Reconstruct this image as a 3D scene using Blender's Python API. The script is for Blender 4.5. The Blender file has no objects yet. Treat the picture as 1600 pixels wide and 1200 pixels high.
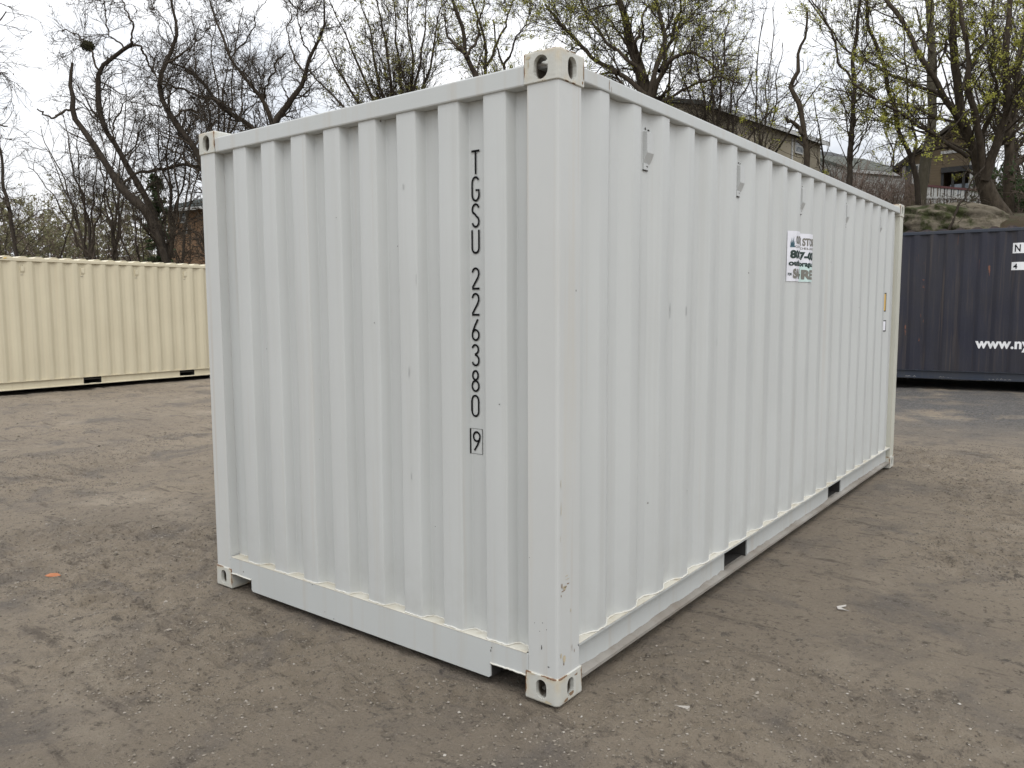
import bpy, bmesh, math, random
import numpy as np
from mathutils import Vector, Matrix

# ------------------------------------------------------------------ camera, sky, sun
scn = bpy.context.scene
CAM = np.array([1.70659, -2.52642, 1.62122])
YAW, PITCH, ROLL, FPX = 0.653145, -0.09779, -0.00454, 1230.52      # focal length in pixels of a 1600 px wide frame
def axes():
    cy, sy, cp, sp, cr, sr = math.cos(YAW), math.sin(YAW), math.cos(PITCH), math.sin(PITCH), math.cos(ROLL), math.sin(ROLL)
    f = np.array([-sy*cp, cy*cp, sp]); R = np.array([cy, sy, 0.0]); U = np.cross(R, f)
    return cr*R+sr*U, -sr*R+cr*U, f
AR, AU, AF = axes()
cam_data = bpy.data.cameras.new('camera')
cam = bpy.data.objects.new('camera', cam_data)
scn.collection.objects.link(cam)
cam.matrix_world = Matrix(((AR[0], AU[0], -AF[0], CAM[0]), (AR[1], AU[1], -AF[1], CAM[1]), (AR[2], AU[2], -AF[2], CAM[2]), (0, 0, 0, 1)))
cam_data.sensor_width = 36; cam_data.lens = FPX/1600*36
cam_data.clip_start = 0.05; cam_data.clip_end = 3000
scn.camera = cam

SUN_EL, SUN_AZ = math.radians(52), math.radians(54)               # azimuth measured from -Y towards +X (sun behind the camera)
sun_dir = Vector((math.sin(SUN_AZ)*math.cos(SUN_EL), -math.cos(SUN_AZ)*math.cos(SUN_EL), math.sin(SUN_EL)))
world = bpy.data.worlds.new('World'); scn.world = world; world.use_nodes = True
wt = world.node_tree; wt.nodes.clear()
def wn(t, **k):
    n = wt.nodes.new(t)
    for a, b in k.items(): setattr(n, a, b)
    return n
sky = wn('ShaderNodeTexSky', sky_type='NISHITA', sun_disc=False)
sky.sun_elevation = SUN_EL; sky.sun_rotation = math.atan2(sun_dir.x, sun_dir.y)
b1 = wn('ShaderNodeBackground'); b1.inputs[1].default_value = 0.10
wt.links.new(sky.outputs[0], b1.inputs[0])
tc = wn('ShaderNodeTexCoord'); mp = wn('ShaderNodeMapping'); mp.inputs['Scale'].default_value = (1, 1, 2.6)
nz = wn('ShaderNodeTexNoise'); nz.inputs['Scale'].default_value = 3.1; nz.inputs['Detail'].default_value = 6; nz.inputs['Roughness'].default_value = 0.55
rp = wn('ShaderNodeValToRGB')
rp.color_ramp.elements[0].position = 0.36; rp.color_ramp.elements[0].color = (0.64, 0.67, 0.72, 1)
rp.color_ramp.elements[1].position = 0.60; rp.color_ramp.elements[1].color = (0.97, 0.975, 0.985, 1)
wt.links.new(tc.outputs['Generated'], mp.inputs[0]); wt.links.new(mp.outputs[0], nz.inputs[0]); wt.links.new(nz.outputs[0], rp.inputs[0])
b2 = wn('ShaderNodeBackground')
# overcast sky: brightest overhead, about a third as bright at the horizon
sep = wn('ShaderNodeSeparateXYZ'); wt.links.new(tc.outputs['Generated'], sep.inputs[0])
mrz = wn('ShaderNodeMapRange'); wt.links.new(sep.outputs[2], mrz.inputs[0])
for i_, v_ in enumerate((0.0, 1.0, 0.72, 2.0)): mrz.inputs[i_+1].default_value = v_
wt.links.new(mrz.outputs[0], b2.inputs[1])
wt.links.new(rp.outputs[0], b2.inputs[0])
mx = wn('ShaderNodeMixShader'); mx.inputs[0].default_value = 0.93
ow = wn('ShaderNodeOutputWorld')
wt.links.new(b1.outputs[0], mx.inputs[1]); wt.links.new(b2.outputs[0], mx.inputs[2]); wt.links.new(mx.outputs[0], ow.inputs[0])
sd = bpy.data.lights.new('sun', 'SUN'); sd.energy = 0.7; sd.angle = math.radians(40); sd.color = (1.0, 0.985, 0.96)
so = bpy.data.objects.new('sun', sd); scn.collection.objects.link(so)
so.rotation_euler = sun_dir.to_track_quat('Z', 'Y').to_euler()
scn.view_settings.view_transform = 'Standard'; scn.view_settings.look = 'None'
scn.view_settings.exposure = 0.42; scn.view_settings.gamma = 1.0
scn.view_settings.use_curve_mapping = False
scn.render.engine = 'CYCLES'

# ------------------------------------------------------------------ helpers
COL = scn.collection
def place(px, py, depth):
    """world point seen at photo pixel (1600x1200) at a distance along the view axis"""
    return CAM + depth*(AF + AR*((px-800)/FPX) - AU*((py-600)/FPX))
def tag(o, label=None, cat=None, group=None, kind=None):
    if label: o['label'] = label
    if cat: o['category'] = cat
    if group: o['group'] = group
    if kind: o['kind'] = kind
    return o
def empty(name, loc=(0, 0, 0), rz=0.0, parent=None):
    o = bpy.data.objects.new(name, None); COL.objects.link(o)
    o.location = loc; o.rotation_euler = (0, 0, rz); o.parent = parent; o.empty_display_size = 0.2
    return o
def link(name, me, mat, parent=None, loc=None):
    if isinstance(mat, (list, tuple)):
        for m in mat: me.materials.append(m)
    elif mat: me.materials.append(mat)
    o = bpy.data.objects.new(name, me); COL.objects.link(o); o.parent = parent
    if loc is not None: o.location = loc
    return o
def from_bm(name, bm, mat, parent=None, loc=None, smooth=False):
    bmesh.ops.recalc_face_normals(bm, faces=bm.faces)
    me = bpy.data.meshes.new(name); bm.to_mesh(me); bm.free()
    if smooth: me.polygons.foreach_set('use_smooth', [True]*len(me.polygons))
    return link(name, me, mat, parent, loc)
def np_mesh(name, verts, faces, k, smooth=True):
    """fast mesh from arrays, every face has k corners"""
    me = bpy.data.meshes.new(name)
    nv, nf = len(verts), len(faces)
    me.vertices.add(nv); me.vertices.foreach_set('co', np.ascontiguousarray(verts, np.float32).ravel())
    me.loops.add(nf*k); me.loops.foreach_set('vertex_index', np.ascontiguousarray(faces, np.int32).ravel())
    me.polygons.add(nf); me.polygons.foreach_set('loop_start', np.arange(0, nf*k, k, dtype=np.int32))
    me.polygons.foreach_set('loop_total', np.full(nf, k, np.int32))
    me.polygons.foreach_set('use_smooth', np.full(nf, smooth, bool))
    me.update(calc_edges=True)
    return me
def bbox(bm, x0, x1, y0, y1, z0, z1, bev=0.0):
    r = bmesh.ops.create_cube(bm, size=1.0)
    vs = r['verts']
    for v in vs:
        v.co = Vector((x0+(v.co.x+.5)*(x1-x0), y0+(v.co.y+.5)*(y1-y0), z0+(v.co.z+.5)*(z1-z0)))
    if bev:
        es = list({e for v in vs for e in v.link_edges})
        bmesh.ops.bevel(bm, geom=es, offset=bev, segments=2, affect='EDGES', profile=0.5)
def box(name, mat, parent, x0, x1, y0, y1, z0, z1, bev=0.0, centre=False):
    bm = bmesh.new()
    if centre:
        cx, cy, cz = (x0+x1)/2, (y0+y1)/2, (z0+z1)/2
        bbox(bm, x0-cx, x1-cx, y0-cy, y1-cy, z0-cz, z1-cz, bev)
        return from_bm(name, bm, mat, parent, (cx, cy, cz))
    bbox(bm, x0, x1, y0, y1, z0, z1, bev)
    return from_bm(name, bm, mat, parent)

# value noise for terrain and dents
def _h(ix, iy, s):
    n = (ix.astype(np.int64)*374761393 + iy.astype(np.int64)*668265263 + s*2147483647) & 0xffffffff
    n = ((n ^ (n >> 13))*1274126177) & 0xffffffff
    return ((n ^ (n >> 16)) & 0xffff)/65535.0
def vnoise(x, y, s=0):
    x = np.asarray(x, float); y = np.asarray(y, float)
    ix, iy = np.floor(x), np.floor(y); fx, fy = x-ix, y-iy
    fx = fx*fx*(3-2*fx); fy = fy*fy*(3-2*fy)
    a, b, c, d = _h(ix, iy, s), _h(ix+1, iy, s), _h(ix, iy+1, s), _h(ix+1, iy+1, s)
    return (a*(1-fx)+b*fx)*(1-fy)+(c*(1-fx)+d*fx)*fy - 0.5
def fbm(x, y, s=0, o=4):
    t = 0
    for i in range(o): t = t + vnoise(x*2**i, y*2**i, s+i*17)/2**i
    return t
def sstep(a, b, x):
    t = np.clip((x-a)/(b-a), 0, 1); return t*t*(3-2*t)

# ------------------------------------------------------------------ materials
class NT:
    def __init__(s, name):
        s.m = bpy.data.materials.new(name); s.m.use_nodes = True; s.t = s.m.node_tree
        s.b = s.t.nodes['Principled BSDF']; s.tc = s.t.nodes.new('ShaderNodeTexCoord')
    def n(s, t, **k):
        n = s.t.nodes.new(t)
        for a, b in k.items(): setattr(n, a, b)
        return n
    def put(s, sock, v):
        if hasattr(v, 'is_output') or isinstance(v, bpy.types.NodeSocket): s.t.links.new(v, sock)
        elif isinstance(v, (tuple, list)) and len(v) == 3 and sock.type == 'RGBA': sock.default_value = (*v, 1)
        else: sock.default_value = v
    def vec(s, scale=(1, 1, 1), loc=(0, 0, 0), src='Object'):
        m = s.n('ShaderNodeMapping'); s.put(m.inputs['Scale'], scale); s.put(m.inputs['Location'], loc)
        s.t.links.new(s.tc.outputs[src], m.inputs[0]); return m.outputs[0]
    def noise(s, scale, detail=4, rough=.55, vec=None, dist=0.0):
        n = s.n('ShaderNodeTexNoise'); n.inputs['Scale'].default_value = scale; n.inputs['Detail'].default_value = detail
        n.inputs['Roughness'].default_value = rough; n.inputs['Distortion'].default_value = dist
        s.t.links.new(vec if vec is not None else s.tc.outputs['Object'], n.inputs[0]); return n.outputs[0]
    def voro(s, scale, vec=None, out='Distance'):
        n = s.n('ShaderNodeTexVoronoi'); n.inputs['Scale'].default_value = scale
        s.t.links.new(vec if vec is not None else s.tc.outputs['Object'], n.inputs[0]); return n.outputs[out]
    def mr(s, v, a, b, c=0.0, d=1.0):
        n = s.n('ShaderNodeMapRange'); s.put(n.inputs[0], v)
        for i, q in enumerate((a, b, c, d)): s.put(n.inputs[i+1], q)
        return n.outputs[0]
    def math(s, op, a, b=0.0):
        n = s.n('ShaderNodeMath', operation=op); s.put(n.inputs[0], a); s.put(n.inputs[1], b); return n.outputs[0]
    def mix(s, f, a, b):
        n = s.n('ShaderNodeMix', data_type='RGBA'); s.put(n.inputs[0], f); s.put(n.inputs[6], a); s.put(n.inputs[7], b); return n.outputs[2]
    def xyz(s, src='Object'):
        n = s.n('ShaderNodeSeparateXYZ'); s.t.links.new(s.tc.outputs[src], n.inputs[0]); return n.outputs
    def bump(s, h, strength=.3, dist=.01):
        n = s.n('ShaderNodeBump'); n.inputs['Strength'].default_value = strength; n.inputs['Distance'].default_value = dist
        s.t.links.new(h, n.inputs['Height']); s.t.links.new(n.outputs[0], s.b.inputs['Normal'])
    def out(s, col, rough=.6, spec=.5):
        s.put(s.b.inputs['Base Color'], col); s.put(s.b.inputs['Roughness'], rough); s.b.inputs['Specular IOR Level'].default_value = spec
        return s.m

def paint(name, col, col2=None, rough=.42, dirt=(.30, .27, .22), dirt_amt=.25, rust_amt=0.0, chips=0.0, edge=None, low_dirt=0.0, streak=.0, edge_r=.011, vary=.5):
    n = NT(name)
    col2 = col2 or tuple(c*.93 for c in col)
    c = n.mix(n.mr(n.noise(1.3, 5), .35, .7), col, col2)
    # faint vertical streaks
    st = n.noise(1.0, 5, .6, n.vec((14, 14, .5)))
    c = n.mix(n.math('MULTIPLY', n.mr(st, .52, .75), dirt_amt), c, dirt)
    if streak:
        s2 = n.math('MULTIPLY', n.mr(n.noise(1.0, 3, .6, n.vec((22, 22, .35), (3, 7, 1))), .62, .72), streak)
        c = n.mix(s2, c, (.36, .25, .13))
    if low_dirt:
        z = n.xyz()[2]
        m = n.math('MULTIPLY', n.mr(z, .62, .22), n.mr(n.noise(7, 5, .65), .42, .72))
        c = n.mix(n.math('MULTIPLY', m, low_dirt), c, dirt)
    if chips:
        v = n.mr(n.voro(5.5), .012, .035, 1, 0)
        v = n.math('MULTIPLY', v, n.mr(n.noise(1.7, 2), .52, .56)); v = n.math('MULTIPLY', v, chips)
        c = n.mix(v, c, (.08, .065, .05))
    rr = n.mr(n.noise(30, 3), .3, .7, rough-.06, rough+.08)
    if rust_amt:
        m = n.mr(n.noise(3.2, 6, .68), 1-rust_amt, 1-rust_amt+.05)
        m2 = n.mr(n.noise(1.0, 4, .6, n.vec((30, 30, 2.0), (5, 2, 9))), .70, .74)
        m2 = n.math('MULTIPLY', m2, rust_amt*1.4)
        m = n.math('MAXIMUM', m, m2)
        c = n.mix(m, c, n.mix(n.noise(40, 3), (.10, .035, .012), (.32, .13, .045)))
        rr = n.mix(m, rr, (.85, .85, .85))
    if edge:                                            # rust creeping along the edges of a centred box
        x, y, z = n.xyz()
        a = [n.math('SUBTRACT', h, n.math('ABSOLUTE', q)) for h, q in zip(edge, (x, y, z))]
        mxx = n.math('MAXIMUM', n.math('MAXIMUM', a[0], a[1]), a[2])
        d = n.math('SUBTRACT', n.math('ADD', n.math('ADD', a[0], a[1]), a[2]), mxx)
        big = n.mr(n.noise(9, 4, .6), .44, .62)
        m = n.math('GREATER_THAN', n.math('MULTIPLY', n.math('MULTIPLY', n.noise(60, 5, .7), big), edge_r*1.25), d)
        halo = n.math('MULTIPLY', n.mr(d, edge_r*2.6, 0.0), n.math('MULTIPLY', big, .6))
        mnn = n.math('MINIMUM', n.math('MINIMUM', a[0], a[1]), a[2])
        c = n.mix(n.mr(mnn, .015, .022), c, (.10, .085, .065))          # hollow inside painted dark, in place of its shade
        c = n.mix(halo, c, (.52, .40, .22))
        c = n.mix(m, c, n.mix(n.noise(50, 3), (.05, .028, .018), (.26, .13, .055)))
    n.bump(n.noise(55, 4, .6), .35 if edge else .06, .006 if edge else .004)
    return n.out(c, rr, .5)

M = {}
M['white'] = paint('white_container_paint', (.519, .531, .517), (.494, .505, .492), .40, (.50, .50, .47), .20, 0, .8)
M['white_low'] = paint('white_panel_paint', (.519, .531, .517), (.494, .505, .492), .40, (.40, .40, .37), .28, 0, 1.0, low_dirt=.35, streak=.10)
M['white_rail'] = paint('white_rail_paint', (.50, .515, .502), (.47, .485, .472), .42, (.42, .36, .28), .35, .0, 1.0)
M['white_post'] = paint('white_post_paint', (.53, .538, .522), (.50, .507, .49), .42, (.52, .47, .38), .35, .0, 1.0, streak=.22)
M['cream_cast'] = paint('weathered_white_casting', (.528, .528, .487), (.475, .47, .42), .5, (.45, .38, .25), .4, .0, 1.0, edge=(.081, .089, .059))
M['cream_post'] = paint('weathered_white_post', (.54, .535, .46), (.49, .485, .42), .45, (.48, .42, .30), .3, .0, .6)
M['ledge'] = paint('cream_dusty_ledge', (.58, .56, .49), (.45, .42, .34), .7, (.36, .30, .20), .6)
M['weld'] = paint('cream_weld_bead', (.62, .61, .56), (.53, .51, .45), .55, (.45, .38, .25), .4)
M['dirt_flange'] = paint('muddy_bottom_flange', (.30, .285, .255), (.155, .128, .10), .85, (.16, .125, .095), .5)
M['dirt_patch'] = paint('grey_flange_edge', (.50, .50, .47), (.32, .29, .25), .7, (.25, .2, .15), .6)
M['dark_in'] = paint('dark_underside', (.03, .028, .026), (.05, .045, .04), .9, (.06, .05, .04), .5)
M['vent'] = paint('vent_paint', (.50, .51, .50), (.47, .48, .47), .45, (.4, .38, .32), .2)
M['crack'] = NT('dark_sealant').out((.045, .04, .035), .8)
M['black'] = NT('black_lettering').out((.005, .005, .006), .7, .2)
M['beige'] = paint('beige_container_paint', (.58, .52, .375), (.55, .49, .35), .45, (.42, .34, .22), .22, 0, .4)
M['beige_rail'] = paint('beige_rail_paint', (.61, .55, .40), (.56, .50, .36), .45, (.42, .34, .22), .3, 0, .4)
M['navy'] = paint('navy_container_paint', (.0130, .0138, .027), (.019, .018, .024), .5, (.075, .058, .046), .55, .285, 0, streak=.10)
M['navy_rail'] = paint('navy_rail_paint', (.030, .032, .045), (.045, .038, .036), .6, (.10, .06, .04), .6, .40, 0, streak=.25)
M['navy_roof'] = paint('rusty_roof_edge', (.060, .045, .042), (.035, .03, .035), .8, (.16, .12, .11), .6, .16)
M['navy_low'] = paint('navy_sill_paint', (.022, .030, .048), (.032, .036, .046), .5, (.06, .055, .05), .5, .25)
M['white_mark'] = NT('white_lettering').out((.78, .78, .78), .5)
def flat(name, col, rough=.6):
    n = NT(name); return n.out(n.mix(n.mr(n.noise(8, 4), .3, .7), col, tuple(c*.85 for c in col)), rough)
M['paper'] = flat('white_vinyl', (.80, .80, .85), .35)
M['mint'] = flat('pale_green_vinyl', (.62, .78, .74), .35)
M['taupe'] = flat('taupe_ink', (.20, .19, .165)); M['ink'] = flat('dark_green_ink', (.015, .035, .03)); M['teal'] = flat('teal_ink', (.06, .13, .17))
M['yellow'] = flat('yellow_label', (.62, .40, .10)); M['hazard'] = flat('hazard_yellow', (.75, .48, .05))

# ------------------------------------------------------------------ text as mesh
_fc = {}
def glyphs(text, bold=0.0, spacing=1.0):
    key = (text, bold, spacing)
    if key in _fc: return _fc[key]
    cu = bpy.data.curves.new('t', 'FONT'); cu.body = text; cu.size = 1; cu.offset = bold; cu.space_character = spacing; cu.resolution_u = 4
    cu.fill_mode = 'FRONT'
    ob = bpy.data.objects.new('t', cu); COL.objects.link(ob)
    dg = bpy.context.evaluated_depsgraph_get(); me = bpy.data.meshes.new_from_object(ob.evaluated_get(dg))
    v = [tuple(x.co[:2]) for x in me.vertices]; f = [tuple(p.vertices) for p in me.polygons]
    bpy.data.objects.remove(ob); bpy.data.curves.remove(cu); bpy.data.meshes.remove(me)
    _fc[key] = (v, f); return v, f
def fit_text(bm, text, u0, u1, v0, v1, bold=0.0, spacing=1.0):
    """adds the text as flat faces filling the rectangle u0..u1, v0..v1 (co.x = u, co.y = v)"""
    v, f = glyphs(text, bold, spacing)
    a = np.array(v); lo, hi = a.min(0), a.max(0)
    vs = [bm.verts.new((u0+(p[0]-lo[0])/(hi[0]-lo[0])*(u1-u0), v0+(p[1]-lo[1])/(hi[1]-lo[1])*(v1-v0), 0)) for p in v]
    for q in f:
        try: bm.faces.new([vs[i] for i in q])
        except ValueError: pass
def rect(bm, u0, u1, v0, v1):
    bm.faces.new([bm.verts.new(p) for p in ((u0, v0, 0), (u1, v0, 0), (u1, v1, 0), (u0, v1, 0))])
def ribbon(bm, pts, w, closed=False):
    """flat stroke of width w along a 2-D polyline"""
    p = np.array(pts, float); n = len(p); L = []; R = []
    for i in range(n):
        if closed: a, b = p[i-1], p[(i+1) % n]
        else: a, b = p[max(i-1, 0)], p[min(i+1, n-1)]
        t = b-a; t /= np.linalg.norm(t); q = np.array([-t[1], t[0]])*w/2
        L.append(bm.verts.new((*(p[i]+q), 0))); R.append(bm.verts.new((*(p[i]-q), 0)))
    for i in range(n if closed else n-1):
        j = (i+1) % n
        bm.faces.new([L[i], R[i], R[j], L[j]])
def drape(bm, cuts, fn):
    for c in cuts:
        bmesh.ops.bisect_plane(bm, geom=bm.verts[:]+bm.edges[:]+bm.faces[:], plane_co=(c, 0, 0), plane_no=(1, 0, 0))
    for v in bm.verts: v.co = Vector(fn(v.co.x, v.co.y))

# ------------------------------------------------------------------ corrugation profiles
def side_breaks(L, first=.316, per=.2787, a=.163, b=None):
    """list of (y, depth) along the side: ridge .072, slope .068, trough .0675, slope .068"""
    b = b or L-.163
    pts = [(a, .036), (first-.068, .036)]; y = first
    while y+.072 < b-.09:
        pts += [(y, 0), (y+.072, 0), (y+.14, .036)]
        y += per
        if y+.072 < b-.09: pts.append((y-.068, .036))
    pts.append((b, .036)); return pts
def depth_at(br, y):
    for (a, da), (b, db) in zip(br, br[1:]):
        if a <= y <= b: return da+(db-da)*(y-a)/(b-a) if b > a else da
    return .036
END_BR = [(-2.30, .0520)]
for k in range(8):
    a = -.379-.2493*(7-k)
    if a-.018 > -2.30: END_BR += [(a-.018, .0520)]
    END_BR += [(a, 0), (a+.115, 0), (a+.133, .0520)]
END_BR.append((-.135, .0520))

def corr_mesh(br, z0, z1, fn, seed, amp=.0022, nz_=16, bev=.006):
    """corrugated sheet: br = (u, depth) breakpoints, rounded at each bend; fn(u, depth, z) -> xyz"""
    u, d = [br[0][0]], [br[0][1]]
    for i in range(1, len(br)-1):
        p = np.array(br[i]); a = np.array(br[i-1]); b = np.array(br[i+1])
        ta = (a-p)/np.linalg.norm(a-p); tb = (b-p)/np.linalg.norm(b-p)
        r = min(bev, np.linalg.norm(a-p)*.4, np.linalg.norm(b-p)*.4)
        for q in (p+ta*r, (p+ta*r+p+tb*r+2*p)/4, p+tb*r): u.append(q[0]); d.append(q[1])
        if np.linalg.norm(b-p) > .06 and i < len(br)-2:
            q = (p+b)/2; u.append(q[0]); d.append(q[1])
    u.append(br[-1][0]); d.append(br[-1][1])
    u, d = np.array(u), np.array(d); zz = np.linspace(z0, z1, nz_)
    U, Z = np.meshgrid(u, zz); D = np.tile(d, (nz_, 1))
    D = D + amp*(vnoise(U*2.3, Z*1.6, seed)+.8*vnoise(U*7, Z*3.1, seed+3))*2*np.minimum(1, 8*(Z-z0)*(z1-Z)+.15)
    P = np.stack(fn(U, D, Z), -1).reshape(-1, 3); m = len(u)
    i, j = np.meshgrid(np.arange(m-1), np.arange(nz_-1)); a = (j*m+i).ravel()
    return P, np.stack([a, a+1, a+1+m, a+m], -1)

# ------------------------------------------------------------------ corner casting
def stadium(w, h, n=8):
    r = w/2; s = h/2-r; o = []
    for k in range(n+1): t = math.pi*k/n; o.append((r*math.cos(t), s+r*math.sin(t)))
    for k in range(n+1): t = math.pi+math.pi*k/n; o.append((r*math.cos(t), -s+r*math.sin(t)))
    return o
def prism(poly, axis, a, b):
    bm = bmesh.new(); lo = []; hi = []
    for p, q in poly:
        f = {'x': lambda t: (t, p, q), 'y': lambda t: (p, t, q), 'z': lambda t: (p, q, t)}[axis]
        lo.append(bm.verts.new(f(a))); hi.append(bm.verts.new(f(b)))
    bm.faces.new(lo); bm.faces.new(hi[::-1]); n = len(lo)
    for i in range(n): bm.faces.new([lo[i], lo[(i+1) % n], hi[(i+1) % n], hi[i]])
    bmesh.ops.recalc_face_normals(bm, faces=bm.faces)
    me = bpy.data.meshes.new('cut'); bm.to_mesh(me); bm.free()
    o = bpy.data.objects.new('cut', me); COL.objects.link(o); return o
def casting_mesh(top):
    hx, hy, hz = .081, .089, .059                      # outer faces: +x (side), -y (end)
    bm = bmesh.new(); bbox(bm, -hx, hx, -hy, hy, -hz, hz, 0.0)
    es = [e for e in bm.edges]
    outer = [e for e in es if all(v.co.x > 0 and v.co.y < 0 for v in e.verts)]
    bmesh.ops.bevel(bm, geom=outer, offset=.020, segments=4, affect='EDGES', profile=.5)
    s = 1 if top else -1
    es = [e for e in bm.edges if all(v.co.z*s > hz-.001 for v in e.verts)]
    bmesh.ops.bevel(bm, geom=es, offset=.008, segments=2, affect='EDGES', profile=.5)
    es = [e for e in bm.edges if all(v.co.z*s < -hz+.001 for v in e.verts)]
    bmesh.ops.bevel(bm, geom=es, offset=.003, segments=1, affect='EDGES')
    me = bpy.data.meshes.new('c'); bm.to_mesh(me); bm.free()
    ob = bpy.data.objects.new('c', me); COL.objects.link(ob)
    w, h = (.066, .090) if top else (.052, .080)
    cuts = [prism([(-.053, -.061), (.053, -.061), (.053, .061), (-.053, .061)], 'z', -.035, .035),
            prism([(p-.002, q-(.004 if top else 0)) for p, q in stadium(w, h)], 'y', -.2, 0),
            prism([(p+.004, q-(.004 if top else 0)) for p, q in stadium(w*.93, h*.96)], 'x', 0, .2),
            prism([(q*1.0, p) for p, q in stadium(.06, .11)], 'z', 0 if top else -.2, .2 if top else 0)]
    for c in cuts:
        md = ob.modifiers.new('b', 'BOOLEAN'); md.operation = 'DIFFERENCE'; md.object = c; md.solver = 'EXACT'
    dg = bpy.context.evaluated_depsgraph_get(); out = bpy.data.meshes.new_from_object(ob.evaluated_get(dg)); out.name = 'corner_casting'
    for o in cuts+[ob]: bpy.data.objects.remove(o)
    return out
CAST = {True: casting_mesh(True), False: casting_mesh(False)}

def tube_bm(bm, pts, r, n=6):
    rings = []
    for i, p in enumerate(pts):
        p = Vector(p); a = Vector(pts[max(i-1, 0)]); b = Vector(pts[min(i+1, len(pts)-1)])
        t = (b-a).normalized(); u = t.cross(Vector((.31, .2, .93))).normalized(); w = t.cross(u)
        rings.append([bm.verts.new(p+u*r*math.cos(2*math.pi*k/n)+w*r*math.sin(2*math.pi*k/n)) for k in range(n)])
    for a, b in zip(rings, rings[1:]):
        for k in range(n): bm.faces.new([a[k], a[(k+1) % n], b[(k+1) % n], b[k]])
    bm.faces.new(rings[0][::-1]); bm.faces.new(rings[-1])

# ------------------------------------------------------------------ one container
def container(root, L, H, mt, seed, scallop=False, first=.316):
    """local frame: visible side is x=0 (facing +X), front end is y=0 (facing -Y), width towards -X"""
    W = 2.438; T = H-.118
    S = lambda me_: me_
    # castings
    for top in (True, False):
        z = H-.059 if top else .059
        for sx in (1, -1):
            for sy in (1, -1):
                me = CAST[top].copy()
                o = link('corner_casting', me, mt['cast'], root, (-.081 if sx > 0 else -W+.081, .089 if sy > 0 else L-.089, z))
                o.scale = (sx, sy, 1)
                if sx*sy < 0: me.flip_normals()
    # posts
    for sx in (1, -1):
        for sy in (1, -1):
            bm = bmesh.new()
            pr = [(-.006, .006), (-.006, .150), (-.030, .150), (-.030, .030), (-.150, .030), (-.150, .006)]
            x0 = [(-.006-.014, .006), (-.006, .006+.014)]
            pr = [(-.020, .007), (-.012, .009), (-.008, .013), (-.006, .021), (-.006, .166), (-.052, .166), (-.052, .070), (-.152, .070), (-.152, .007)]
            lo = [bm.verts.new(((p if sx > 0 else -W-p), (q if sy > 0 else L-q), .118)) for p, q in pr]
            hi = [bm.verts.new((v.co.x, v.co.y, T)) for v in lo]
            n = len(lo)
            for i in range(n): bm.faces.new([lo[i], lo[(i+1) % n], hi[(i+1) % n], hi[i]])
            bm.faces.new(lo); bm.faces.new(hi)
            from_bm('corner_post', bm, mt['post'] if sy > 0 else mt['post2'], root)
    # side panels and rails
    br = side_breaks(L, first)
    for sx in (1, -1):
        fn = (lambda u, d, z: (-.010-d, u, z)) if sx > 0 else (lambda u, d, z: (-W+.010+d, u, z))
        P, F = corr_mesh(br, .215, H-.095, fn, seed+sx, amp=mt.get('dent', .0024))
        me = np_mesh('side_panel', P, F if sx < 0 else F, 4, True)
        o = link('side_panel', me, mt['panel'], root)
        X = lambda a, b: (a, b) if sx > 0 else (-W-b, -W-a)
        x0, x1 = X(-.062, -.003); box('top_side_rail', mt['rail'], root, x0, x1, .178, L-.178, H-.094, H-.036, .006)
        # bottom side rail: channel open to the outside, with two fork pockets cut through the web
        bm = bmesh.new(); segs = [(.178, 1.80), (2.16, 3.90), (4.26, L-.178)] if L < 7 else [(.178, L-.178)]
        x0, x1 = X(-.062, -.006); bbox(bm, x0, x1, .16, L-.178, .205, .214)
        for a, b in segs:
            x0, x1 = X(-.050, -.042); bbox(bm, x0, x1, a, b, .070, .2045)
        from_bm('bottom_side_rail', bm, mt['rail'], root)
        bm = bmesh.new(); x0, x1 = X(-.075, -.004); bbox(bm, x0, x1, .178, L-.178, .056, .066)
        rg = random.Random(seed)                       # mud lying in the channel
        ny = int((L-.4)/.05); rows = []
        for i in range(ny):
            y = .2+i*.05; h = .005+.012*rg.random()*abs(math.sin(i*.21+seed))+.004*rg.random()
            xa, xm, xb = ((-.042, -.026, -.006) if sx > 0 else (-W+.042, -W+.026, -W+.006))
            rows.append([bm.verts.new((xa, y, .067+h)), bm.verts.new((xm, y, .067+h*.65)), bm.verts.new((xb, y, .0675))])
        for a, b in zip(rows, rows[1:]):
            for k in range(2): bm.faces.new([a[k], a[k+1], b[k+1], b[k]])
        from_bm('bottom_flange', bm, mt['flange'], root)
        if mt.get('detail') and sx > 0:
            # dusty ledge and weld bead where the sheet meets the rail
            bm = bmesh.new(); bbox(bm, -.060, -.0055, .165, L-.18, .2142, .2165); from_bm('rail_ledge', bm, M['ledge'], root)
            bm = bmesh.new(); pts = []; rg = random.Random(4)
            y = .165
            while y < L-.17:
                pts.append((-.010-depth_at(br, y)+.003+rg.uniform(-.001, .001), y, .219+rg.uniform(-.0015, .002))); y += .017
            tube_bm(bm, pts, .0045, 5); from_bm('weld_bead', bm, M['weld'], root, smooth=True)
    if L < 7:                                          # fork pocket tunnels
        for y0 in (1.80, 3.90):
            bm = bmesh.new()
            bbox(bm, -W+.050, -.050, y0-.006, y0, .067, .205); bbox(bm, -W+.050, -.050, y0+.36, y0+.366, .067, .205)
            bbox(bm, -W+.050, -.050, y0, y0+.36, .196, .2045); bbox(bm, -W+.080, -.080, y0, y0+.36, .058, .0655)
            from_bm('fork_pocket', bm, mt.get('pocket', M['dark_in']), root)
    # vents
    rec = first+.072+.068+.034+.2787
    nv = 5 if L < 7 else 0
    for sx in (1, -1):
        for k in range(nv):
            yc = rec+1.1148*k
            if sx > 0: vent(root, mt, -.046, yc, 1)
            else: vent(root, mt, -W+.046, yc, -1)
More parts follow.
